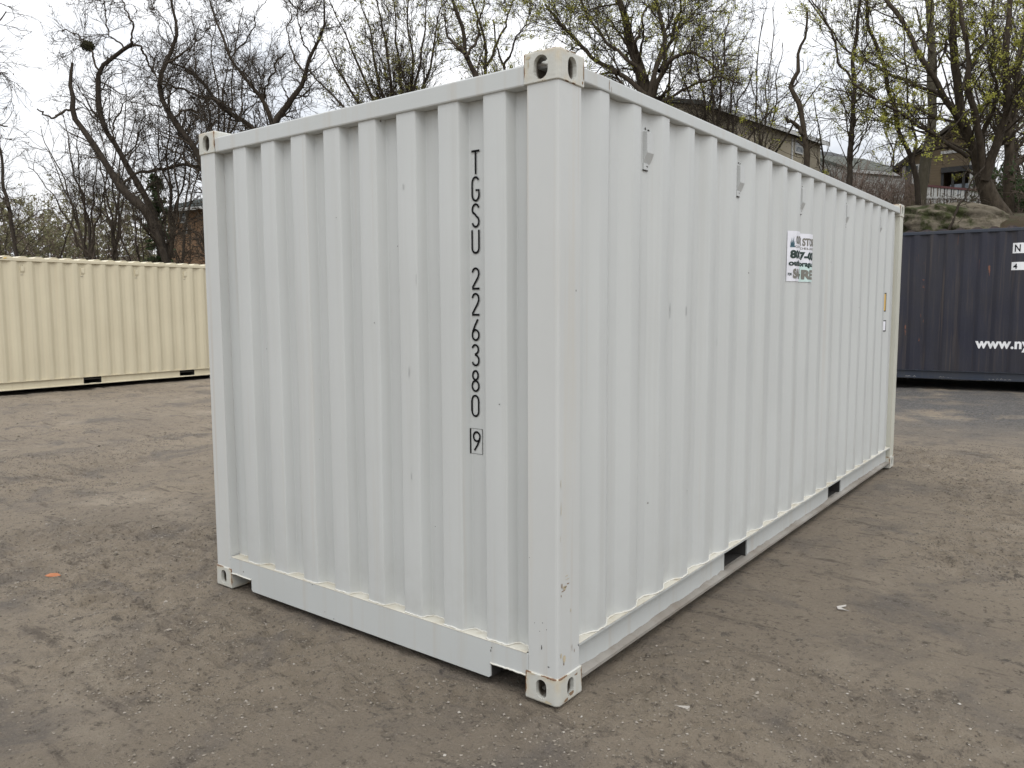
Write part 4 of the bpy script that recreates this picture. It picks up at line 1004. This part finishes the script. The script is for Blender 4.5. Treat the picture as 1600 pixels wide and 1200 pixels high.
def put(kind, px, depth, s, label, group):
    p = place(px, 479, depth); o = KA[kind]
    if kind in used: o = copy_tree(o)
    used.add(kind)
    o.location = (p[0], p[1], gz(p[0], p[1])); o.rotation_euler = (0, 0, (px*1.7+depth) % 6.28); o.scale = (s, s, s)
    tag(o, label, 'tree', group)
lab = [('bare woodland tree in the tangle above the beige container at left', 'bare trees in the tangle at left', [(10, 38, 1, .6), (85, 40, 0, .7), (165, 38, 0, .85), (225, 40, 1, .95), (290, 38, 0, 1.0), (-40, 32, 0, .8)]),
       ('bare woodland tree showing above the end rail of the white container', 'bare trees above the end rail', [(345, 36, 0, 1.15), (400, 33, 1, 1.15), (455, 37, 0, 1.2), (520, 34, 1, 1.1), (580, 37, 2, 1.1), (700, 34, 2, 1.15), (660, 38, 0, 1.2), (770, 35, 3, 1.2), (820, 32, 3, 1.15)]),
       ('budding woodland tree showing above the long side of the white container', 'budding trees above the long side', [(870, 30, 3, 1.15), (930, 33, 3, 1.2), (985, 36, 2, 1.25), (1060, 32, 3, 1.1), (1100, 36, 2, 1.0), (1150, 38, 2, .9)]),
       ('woodland tree with yellow-green buds on the bank at right', 'woodland trees on the right bank', [(1290, 38, 2, .75), (1385, 46, 3, .95), (1470, 44, 3, .9), (1530, 34, 3, .9), (1570, 30, 2, .95), (1600, 27, 3, .9), (1640, 32, 2, 1.), (1545, 42, 1, .9), (1590, 38, 1, 1.0)])]
ORD = ['leftmost', 'second from left', 'third from left', 'fourth from left', 'fifth from left', 'sixth from left', 'seventh from left', 'eighth from left', 'ninth from left', 'tenth from left', 'eleventh from left', 'twelfth from left', 'thirteenth from left', 'fourteenth from left', 'fifteenth from left', 'sixteenth from left', 'seventeenth from left', 'eighteenth from left']
for lb, gp, rows in lab:
    for i, (px, d, k, s) in enumerate(sorted(rows)): put(k, px, d, s, lb+', '+ORD[i], gp)

# shrubs and thickets
def shrub(name, seed, H, R, stems_n, leaves, leaf_n, leaf_s, twig='twig_red', dens=(2.5, 4.5, 5)):
    r = np.random.default_rng(seed); root = empty(name)
    base = np.zeros((stems_n, 8, 3)); d = np.stack([r.normal(0, .5, stems_n), r.normal(0, .5, stems_n), np.ones(stems_n)], -1); p = np.stack([r.normal(0, R*.35, stems_n), r.normal(0, R*.35, stems_n), np.full(stems_n, -.2)], -1)
    for i in range(8):
        base[:, i] = p; d = d+r.normal(0, .18, (stems_n, 3)); d[:, 2] += .02; d /= np.linalg.norm(d, axis=1)[:, None]; p = p+d*H/7*r.uniform(.6, 1.1, (stems_n, 1))
    pr = np.tile(np.linspace(.022, .008, 8), (stems_n, 1))
    c1, r1 = spawn(r, base, pr, dens[0], .4, 1.2, .4, 1.1, 5, .2, .02, .7, .008, .1)
    c2, r2 = spawn(r, c1, r1, dens[1], .25, .7, .4, 1.1, 4, .2, .0, .8, .0065, .1)
    v, f = tubes([(base, pr, 5), (c1, r1, 3), (c2, r2, 3)]); link('stems', np_mesh('stems', v, f, 4), M[twig], root)
    if leaves: v, f = leaf_mesh(r, c2, leaf_n, leaf_s, .06, .1, 1.2); link('leaves', np_mesh('leaves', v, f, 4, False), M[leaves], root)
    return root
SH = {'bare': shrub('bare_shrub', 301, 2.3, 1.6, 26, None, 0, 0), 'green': shrub('evergreen_shrub', 302, 2.2, 1.5, 22, 'evergreen', 5, .07), 'olive': shrub('hazy_olive_tree', 303, 5.5, 3.5, 26, 'olive', 9, .085, dens=(1.6, 2.6, 5)),
      'brown': shrub('bramble_shrub', 304, 1.8, 1.6, 24, 'buds_brown', 2.5, .05)}
usedS = set()
def shr(kind, px, depth, s, label, group, dz=0, sz=None):
    p = place(px, 479, depth); o = SH[kind]
    if kind in usedS: o = copy_tree(o)
    usedS.add(kind); o.location = (p[0], p[1], gz(p[0], p[1])+dz); o.rotation_euler = (0, 0, (px*.37+depth) % 6.28); o.scale = (s, s, sz or s)
    tag(o, label, 'shrub' if kind != 'olive' else 'tree', group)
for i_, (px, d, s) in enumerate(sorted([(-25, 26, 1.3), (15, 27, 1.35), (52, 26, 1.3), (-10, 23, 0.86), (35, 22, 0.83), (75, 24, 0.9), (110, 22.5, 0.9), (150, 23, 0.97), (185, 24, 1.08), (215, 22, 1.01), (250, 23.5, 1.15), (285, 25, 1.15), (315, 23, 0.94), (92, 27, 1.35), (128, 26, 1.35), (168, 27, 1.45), (200, 26, 1.4)])):
    shr('bare', px, d, s, 'brown leafless shrub in the thicket right behind the beige container'+', '+ORD[i_], 'leafless shrubs behind the beige container', .2)
for i_, (px, d, s) in enumerate(sorted([(5, 29, 1.12), (40, 27, 1.06), (75, 31, 1.19), (105, 27, 1.12), (140, 30, 1.32), (172, 27, 1.25), (205, 29, 1.45), (235, 27, 1.39), (262, 30, 1.52)])):
    shr('brown', px, d, s, 'dull brown bramble shrub low in the tangle beyond the beige container'+', '+ORD[i_], 'brambles beyond the beige container', .4)
for i_, (px, d, s) in enumerate(sorted([(232, 26, 1.05), (262, 25, 1.15), (300, 24.5, 1.35), (318, 25.5, 1.3), (205, 27, 1.0)])):
    shr('green', px, d, s, 'dark evergreen shrub below the brick house at left'+', '+ORD[i_], 'evergreen shrubs below the brick house')
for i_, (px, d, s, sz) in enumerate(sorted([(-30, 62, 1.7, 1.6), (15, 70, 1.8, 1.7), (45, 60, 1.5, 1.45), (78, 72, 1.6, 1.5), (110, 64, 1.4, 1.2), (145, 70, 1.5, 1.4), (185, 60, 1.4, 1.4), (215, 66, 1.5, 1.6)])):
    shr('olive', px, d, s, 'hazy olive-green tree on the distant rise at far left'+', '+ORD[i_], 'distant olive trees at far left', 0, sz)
for i_, (px, d, s) in enumerate(sorted([(1438, 27, .55), (1490, 25, .45), (1402, 26, .55), (1548, 25, .7), (1425, 21.8, .4)])):
    shr('brown', px, d, s, 'low bramble on the bank between the boulder and the tan house'+', '+ORD[i_], 'brambles on the bank by the boulder', -.1)
for i_, (px, d, s) in enumerate(sorted([(1300, 30, 1.1), (1338, 33, 1.0), (1372, 34, .95), (1396, 32, .8), (1270, 29, 1.1)])):
    shr('bare', px, d, s, 'leafless shrub in front of the pale houses at right'+', '+ORD[i_], 'leafless shrubs before the pale houses', .3)
for i_, (px, d, s) in enumerate(sorted([(1598, 24, .8), (1625, 23, .9), (1605, 27, 1.0), (1600, 31, 1.0)])):
    shr('green', px, d, s, 'dark evergreen shrub under the trees at the right edge'+', '+ORD[i_], 'evergreen shrubs at the right edge')

# boulder
def boulder():
    ctr = (place(1418, 352, 20.0)+place(1556, 352, 19.6))/2
    bm = bmesh.new(); bmesh.ops.create_icosphere(bm, subdivisions=5, radius=1)
    P = np.array([v.co[:] for v in bm.verts])
    s = np.sign(P)*np.abs(P)**.72
    D = s*np.array([1.16, .95, .56])
    nzv = fbm(P[:, 0]*1.6+P[:, 2]*1.3, P[:, 1]*1.6-P[:, 2]*1.9, 61, 5)
    st = np.abs(vnoise(P[:, 0]*.8+P[:, 1]*.6, P[:, 2]*5.5+P[:, 0]*.8, 71))
    D = D*(1+.34*nzv[:, None])-P*(.12*st[:, None])
    # top slopes down towards the right end
    D[:, 2] += -.16*sstep(.3, 1.3, D[:, 0])+.03
    th = math.atan2(AR[1], AR[0]); c, q = math.cos(th), math.sin(th)
    for v, d in zip(bm.verts, D): v.co = Vector((d[0]*c-d[1]*q, d[0]*q+d[1]*c, d[2]))
    n = NT('mossy_granite')
    cc = n.mix(n.mr(n.noise(1.6, 7, .7), .38, .62), (.19, .163, .122), (.115, .098, .072))
    cc = n.mix(n.mr(n.noise(1.0, 6, .7, n.vec((1, 1, 5))), .52, .62), cc, (.24, .205, .15))
    cc = n.mix(n.mr(n.noise(1.15, 6, .7, n.vec((1, 1, 1), (4, 1, 2))), .50, .58), cc, (.050, .056, .022))
    n.bump(n.noise(9, 7, .75), .9, .08)
    o = from_bm('boulder', bm, n.out(cc, .95, .2), smooth=True); o.location = tuple(ctr)+() ; o.location.z = ctr[2]-.05
    tag(o, 'large mossy grey-brown boulder on the bank above the navy container', 'boulder')
boulder()

# ------------------------------------------------------------------ houses
def wallpoint(a, b, t, z): p = a+(b-a)*t; return (p[0], p[1], z)
def face_poly(bm, pts, th, nrm):
    """slab: polygon pts (3-D) pushed back by th along -nrm"""
    lo = [bm.verts.new(p) for p in pts]; hi = [bm.verts.new(tuple(np.array(p)-np.array(nrm)*th)) for p in pts]
    bm.faces.new(lo); bm.faces.new(hi[::-1]); k = len(lo)
    for i in range(k): bm.faces.new([lo[i], lo[(i+1) % k], hi[(i+1) % k], hi[i]])
def siding(name, a, b, pitch=.115):
    n = NT(name); x, y, z = n.xyz()
    fr = n.math('FRACT', n.math('DIVIDE', z, pitch))
    c = n.mix(n.mr(n.noise(.8, 5), .3, .7), a, b)
    n.bump(fr, 1.0, .05); return n.out(c, .75, .3)
def shingles(name, a, b):
    n = NT(name); c = n.mix(n.mr(n.noise(4, 6, .7), .35, .65), a, b); n.bump(n.noise(14, 4), .5, .02); return n.out(c, .9, .2)
def plane_frame(p0, p1):
    """2-D frame on a vertical wall through p0 -> p1 ; returns origin, unit along, outward normal (towards the camera)"""
    a = np.array(p0[:2]); b = np.array(p1[:2]); t = (b-a)/np.linalg.norm(b-a); n = np.array([t[1], -t[0]])
    if (CAM[:2]-a)@n < 0: n = -n
    return a, np.array([t[0], t[1], 0]), np.array([n[0], n[1], 0]), np.linalg.norm(b-a)
def wbox(name, mat, parent, fr, u0, u1, z0, z1, d0, d1, org):
    """box on a wall frame, from d0 to d1 in front of the wall plane (metres outward)"""
    a, t, n, L = fr; bm = bmesh.new()
    c = [np.array([a[0], a[1], 0])+t*u+n*d+np.array([0, 0, z]) for u in (u0, u1) for d in (d0, d1) for z in (z0, z1)]
    v = [bm.verts.new(tuple(q-org)) for q in c]
    for f in ((0, 1, 3, 2), (4, 5, 7, 6), (0, 1, 5, 4), (2, 3, 7, 6), (0, 2, 6, 4), (1, 3, 7, 5)): bm.faces.new([v[i] for i in f])
    return from_bm(name, bm, mat, parent)
M['glass'] = NT('window_glass').out((.045, .055, .06), .08, .6)
M['trim'] = flat('white_trim', (.46, .46, .44), .5); M['shutter'] = flat('dark_shutter', (.035, .045, .045), .6)
def window(parent, fr, u0, u1, z0, z1, org, shut=False):
    w = wbox('window', M['trim'], parent, fr, u0, u1, z0, z1, .005, .06, org)
    m = (z0+z1)/2; e = .07
    wbox('pane', M['glass'], w, fr, u0+e, u1-e, z0+e, m-.03, .061, .066, org); wbox('pane', M['glass'], w, fr, u0+e, u1-e, m+.03, z1-e, .061, .066, org)
    if shut:
        for a, b in ((u0-.38, u0-.03), (u1+.03, u1+.38)): wbox('shutter', M['shutter'], parent, fr, a, b, z0, z1, .005, .045, org)

def box_house(name, label, p0, p1, depth_m, eave, ridge, wall_m, roof_m, overhang=.35, groundz=None):
    """walls from p0 to p1 (front), going back depth_m; gable roof with the ridge parallel to the front"""
    fr = plane_frame(p0, p1); a, t, n, L = fr; gzv = min(gz(*p0[:2]), gz(*p1[:2]))-1 if groundz is None else groundz
    org = np.array([a[0], a[1], gzv]); root = empty(name, tuple(org))
    A = np.array([a[0], a[1], 0]); bm = bmesh.new()
    def pt(u, d, z): return tuple(A+t*u-n*d+np.array([0, 0, z])-org)
    lo = [bm.verts.new(pt(u, d, gzv)) for u, d in ((0, 0), (L, 0), (L, depth_m), (0, depth_m))]; hi = [bm.verts.new(pt(u, d, eave)) for u, d in ((0, 0), (L, 0), (L, depth_m), (0, depth_m))]
    g0 = bm.verts.new(pt(0, depth_m/2, ridge)); g1 = bm.verts.new(pt(L, depth_m/2, ridge))
    bm.faces.new([lo[0], lo[1], hi[1], hi[0]]); bm.faces.new([lo[1], lo[2], hi[2], g1, hi[1]]); bm.faces.new([lo[2], lo[3], hi[3], hi[2]]); bm.faces.new([lo[3], lo[0], hi[0], g0, hi[3]])
    from_bm('wall', bm, wall_m, root)
    sl = (ridge-eave)/(depth_m/2); o = overhang
    bm = bmesh.new()
    def slab(pts):
        l = [bm.verts.new(p) for p in pts]; h = [bm.verts.new((p[0], p[1], p[2]+.16)) for p in pts]
        bm.faces.new(l); bm.faces.new(h[::-1])
        for i in range(4): bm.faces.new([l[i], l[(i+1) % 4], h[(i+1) % 4], h[i]])
    slab([pt(-o, -o, eave-sl*o+.02), pt(L+o, -o, eave-sl*o+.02), pt(L+o, depth_m/2, ridge+.02), pt(-o, depth_m/2, ridge+.02)])
    slab([pt(-o, depth_m+o, eave-sl*o+.02), pt(L+o, depth_m+o, eave-sl*o+.02), pt(L+o, depth_m/2, ridge+.021), pt(-o, depth_m/2, ridge+.021)])
    from_bm('roof', bm, roof_m, root)
    wbox('fascia', M['trim'], root, fr, -o, L+o, eave-sl*o-.02, eave-sl*o+.14, o+.003, o+.03, org)
    return root, fr, org
tan = siding('beige_clapboard', (.42, .37, .275), (.36, .315, .235), .19)
rfg = shingles('weathered_shingles', (.075, .078, .070), (.05, .052, .048))
# beige clapboard house behind the middle of the side rail
p0, p1 = place(1090, 479, 30.5), place(1274, 479, 37.8)
h1, fr, org = box_house('clapboard_house', 'beige clapboard house half hidden behind the long side of the white container', p0, p1, 7, 9.15, 10.0, tan, rfg, .3, 4)
tag(h1, 'beige clapboard house half hidden behind the long side of the white container', 'house')
def u_at(fr, px):
    a, t, n, L = fr; d = AF+AR*((px-800)/FPX); d2 = d[:2]; M2 = np.array([[d2[0], -t[0]], [d2[1], -t[1]]]); s, u = np.linalg.solve(M2, a-CAM[:2]); return u, s
def z_at(fr, px, py): u, s = u_at(fr, px); return (CAM+s*(AF+AR*((px-800)/FPX)-AU*((py-600)/FPX)))[2]
def win(parent, fr, org, x0, x1, y0, y1, shut=False): window(parent, fr, u_at(fr, x0)[0], u_at(fr, x1)[0], z_at(fr, (x0+x1)/2, y1), z_at(fr, (x0+x1)/2, y0), org, shut)
win(h1, fr, org, 1230, 1242, 225, 247)
u = u_at(fr, 1226)[0]; wbox('corner_board', M['trim'], h1, fr, u-.06, u+.06, 5, 9.1, .003, .05, org)
# white house with grey roof
p0, p1 = place(1322, 479, 41), place(1408, 479, 42.5)
h2, fr, org = box_house('white_house', 'white house with a low grey roof between the clapboard house and the tan house', p0, p1, 6, z_at(plane_frame(p0, p1), 1365, 277), z_at(plane_frame(p0, p1), 1365, 250)+.3, siding('white_siding', (.62, .62, .59), (.54, .54, .51)), shingles('grey_green_shingles', (.10, .105, .09), (.075, .08, .068)), .12, 4)
tag(h2, 'white house with a low grey roof between the clapboard house and the tan house', 'house')
p0, p1 = place(1262, 479, 44), place(1338, 479, 45)
h3, fr, org = box_house('grey_house', 'dark grey roofed house deep behind the bare shrubs left of the white house', p0, p1, 6, z_at(plane_frame(p0, p1), 1310, 262), z_at(plane_frame(p0, p1), 1310, 232), siding('grey_siding', (.16, .15, .13), (.13, .12, .10)), shingles('dark_shingles', (.07, .072, .072), (.05, .052, .052)), .35, 4)
tag(h3, 'dark grey roofed house deep behind shrubs just left of the white house', 'house')
# tan gabled house with balcony
def tan_house():
    p0, p1 = place(1402, 479, 35.2), place(1509, 479, 33.6)
    fr = plane_frame(p0, p1); a, t, n, L = fr; org = np.array([a[0], a[1], 5.0]); root = empty('tan_house', tuple(org))
    tag(root, 'tan gabled house with a dark covered porch and white balustrade on the right bank', 'house')
    A = np.array([a[0], a[1], 0]); pt = lambda u, d, z: tuple(A+t*u-n*d+np.array([0, 0, z])-org)
    wm = siding('tan_siding', (.25, .195, .13), (.21, .165, .11)); D = 8
    ua, za = u_at(fr, 1475)[0], z_at(fr, 1475, 206); zl = z_at(fr, 1402, 264); zr = z_at(fr, 1509, 240)
    px0, px1 = u_at(fr, 1457)[0], u_at(fr, 1506)[0]; pz0, pz1 = z_at(fr, 1480, 318), z_at(fr, 1480, 268)
    bm = bmesh.new()
    def quad(*p): bm.faces.new([bm.verts.new(pt(*q)) for q in p])
    # front wall in pieces round the porch opening
    quad((0, 0, 5), (px0, 0, 5), (px0, 0, pz1), (0, 0, pz1)); quad((px1, 0, 5), (L, 0, 5), (L, 0, pz1), (px1, 0, pz1)); quad((px0, 0, 5), (px1, 0, 5), (px1, 0, pz0), (px0, 0, pz0))
    bm.faces.new([bm.verts.new(pt(*q)) for q in ((0, 0, pz1), (px0, 0, pz1), (px1, 0, pz1), (L, 0, pz1), (L, 0, zr), (ua, 0, za), (0, 0, zl))])
    quad((0, 0, 5), (0, D, 5), (0, D, zl), (0, 0, zl)); quad((L, 0, 5), (L, D, 5), (L, D, zr), (L, 0, zr)); quad((0, D, 5), (L, D, 5), (L, D, zr), (0, D, zl)); quad((0, D, zl), (ua, D, za), (L, D, zr), (L, D, zr-.01))
    # porch recess
    quad((px0, 1.6, pz0), (px1, 1.6, pz0), (px1, 1.6, pz1), (px0, 1.6, pz1)); quad((px0, 0, pz0), (px0, 1.6, pz0), (px0, 1.6, pz1), (px0, 0, pz1)); quad((px1, 0, pz0), (px1, 1.6, pz0), (px1, 1.6, pz1), (px1, 0, pz1))
    quad((px0, 0, pz0), (px1, 0, pz0), (px1, 1.6, pz0), (px0, 1.6, pz0)); quad((px0, 0, pz1), (px1, 0, pz1), (px1, 1.6, pz1), (px0, 1.6, pz1))
    from_bm('wall', bm, wm, root)
    bm = bmesh.new()
    for (u0, z0), (u1, z1) in (((-.35, zl-.26), (ua, za+.03)), ((L+.35, zr-.36), (ua, za+.03))):
        p = [pt(u0, -.45, z0), pt(u1, -.45, z1), pt(u1, D, z1), pt(u0, D, z0)]; l = [bm.verts.new(q) for q in p]; h = [bm.verts.new((q[0], q[1], q[2]+.17)) for q in p]
        bm.faces.new(l); bm.faces.new(h[::-1])
        for i in range(4): bm.faces.new([l[i], l[(i+1) % 4], h[(i+1) % 4], h[i]])
    from_bm('roof', bm, shingles('brown_shingles', (.060, .052, .042), (.04, .036, .03)), root)
    wbox('corner_board', M['trim'], root, fr, L-.12, L+.02, 5.5, zr-.05, .003, .05, org); wbox('corner_board', M['trim'], root, fr, -.02, .10, 5.5, zl-.05, .003, .05, org)
    zb = z_at(fr, 1480, 243); wbox('trim_board', M['trim'], root, fr, px0-.1, L-.13, zb-.06, zb+.06, .003, .05, org)
    dk = flat('dark_porch', (.03, .03, .03), .8)
    wbox('porch_beam', dk, root, fr, px0-.05, px1+.05, pz1-.16, pz1+.06, .004, .10, org)
    for i in range(4): q = px0+(px1-px0)*i/3; wbox('porch_post', dk, root, fr, q-.05, q+.05, pz0, pz1-.17, -.06, .02, org)
    wbox('porch_screen', flat('blue_grey_screen', (.25, .29, .33), .6), root, fr, px0+.3, px1-.02, pz0+.25, pz0+.72, -.14, -.08, org)
    win(root, fr, org, 1411, 1422, 263, 292, True)
    # white balustrade on its own deck
    q0, q1 = place(1443, 479, 31.8), place(1527, 479, 31.2); f2 = plane_frame(q0, q1); L2 = f2[3]
    zt, zb_ = z_at(f2, 1450, 296), z_at(f2, 1450, 314); zt2, zb2 = z_at(f2, 1522, 305), z_at(f2, 1522, 315)
    org2 = np.array([q0[0], q0[1], zb_-1.0]); b = empty('balustrade', tuple(org2)); tag(b, 'white balustrade along the deck below the tan house', 'railing')
    redb = flat('dark_red_rail', (.10, .035, .035), .7)
    for i in range(17):
        u = L2*i/16; k = i/16; top = zt+(zt2-zt)*k; bot = zb_+(zb2-zb_)*k; w = .07 if i % 2 == 0 else .03
        wbox('baluster', M['trim'], b, f2, u-w, u+w*.6, bot-.25, top, 0, .09, org2)
    def rail(nm, z0, z1, m_):
        bm = bmesh.new(); a2 = np.array([f2[0][0], f2[0][1], 0]); P = [a2+f2[1]*u+f2[2]*d+np.array([0, 0, z])-org2 for u, z in ((-.1, z0), (L2+.1, z1)) for d in (-.03, .12) for z in (z, z+.07)]
        P = [a2+f2[1]*u+f2[2]*d+np.array([0, 0, zz_+e])-org2 for (u, zz_) in ((-.1, z0), (L2+.1, z1)) for d in (-.03, .12) for e in (0, .08)]
        v = [bm.verts.new(tuple(q)) for q in P]
        for f in ((0, 1, 3, 2), (4, 5, 7, 6), (0, 1, 5, 4), (2, 3, 7, 6), (0, 2, 6, 4), (1, 3, 7, 5)): bm.faces.new([v[i] for i in f])
        from_bm(nm, bm, m_, b)
    rail('handrail', zt, zt2, redb); rail('bottom_rail', zb_, zb2, M['trim']); rail('deck_edge', zb_-.35, zb2-.30, redb)
tan_house()
# shed corner with a red wall right of the tan house
p0, p1 = place(1511, 479, 37), place(1519, 479, 36.5)
bm = bmesh.new()
q = [place(1510, 318, 37.0), place(1519, 318, 36.6), place(1519, 252, 36.6), place(1510, 250, 37.0)]
face_poly(bm, [tuple(a) for a in q], 2.5, -AF*np.array([1, 1, 0]))
o = from_bm('red_shed', bm, siding('dark_red_boards', (.11, .03, .028), (.085, .024, .022))); tag(o, 'narrow dark red shed wall just right of the tan house', 'shed')
# brick house at left
brick = NT('tan_brick'); bt = brick.n('ShaderNodeTexBrick'); bt.inputs['Scale'].default_value = 4.2; bt.inputs['Color1'].default_value = (.26, .155, .085, 1); bt.inputs['Color2'].default_value = (.20, .11, .06, 1)
bt.inputs['Mortar'].default_value = (.20, .17, .13, 1); bt.inputs['Mortar Size'].default_value = .02
cmb = brick.n('ShaderNodeCombineXYZ'); x_, y_, z_ = brick.xyz(); brick.t.links.new(brick.math('ADD', x_, brick.math('MULTIPLY', y_, .6)), cmb.inputs[0]); brick.t.links.new(z_, cmb.inputs[1]); brick.t.links.new(cmb.outputs[0], bt.inputs[0])
M['brick'] = brick.out(bt.outputs[0], .9, .2)
p0, p1 = place(268, 479, 41), place(420, 479, 38)
f0 = plane_frame(p0, p1)
h4, fr, org = box_house('brick_house', 'tan brick house with a dark green roof partly hidden by the white container at left', p0, p1, 7, z_at(f0, 300, 330), z_at(f0, 300, 330)+1.0, M['brick'], shingles('green_shingles', (.024, .032, .029), (.018, .025, .022)), .5, 1)
tag(h4, 'tan brick house with a dark green roof partly hidden by the white container', 'house')
win(h4, fr, org, 293.5, 303, 334, 351); u = u_at(fr, 303)[0]; wbox('downpipe', M['trim'], h4, fr, u-.04, u+.04, z_at(fr, 303, 368), z_at(fr, 303, 351), .003, .08, org)
# conifer behind the saplings
def conifer(px, depth, ybase, ytop, label):
    r = np.random.default_rng(91); p = place(px, 479, depth); zt = place(px, ytop, depth)[2]; g = gz(p[0], p[1]); H = zt-g
    root = empty('conifer', (p[0], p[1], g)); tag(root, label, 'tree')
    tr = np.stack([np.zeros(8), np.zeros(8), np.linspace(-.3, H, 8)], -1)[None]; v, f = tubes([(tr, np.linspace(.13, .02, 8)[None], 8)]); link('trunk', np_mesh('trunk', v, f, 4), M['bark_dark'], root)
    N = 110; z = H*r.uniform(.25, .98, N); a = r.uniform(0, 6.28, N); L = (.35+.16*(H-z))*r.uniform(.5, 1.1, N)
    d = np.stack([np.cos(a), np.sin(a), np.full(N, -.12)], -1); t = np.linspace(0, 1, 5)
    pp = np.stack([np.zeros(N), np.zeros(N), z], -1)[:, None]+d[:, None]*(L[:, None]*t)[..., None]; pp[:, :, 2] -= .18*(t**2)*L[:, None]
    v, f = tubes([(pp, np.tile(np.linspace(.02, .006, 5), (N, 1)), 3)]); link('crown', np_mesh('crown', v, f, 4), M['twig'], root)
    v, f = leaf_mesh(r, pp, 34, .085, .05, .1, 2.0); link('needles', np_mesh('needles', v, f, 4, False), M['evergreen'], root)
conifer(252, 33, 380, 272, 'dark narrow conifer in front of the brick house at left')
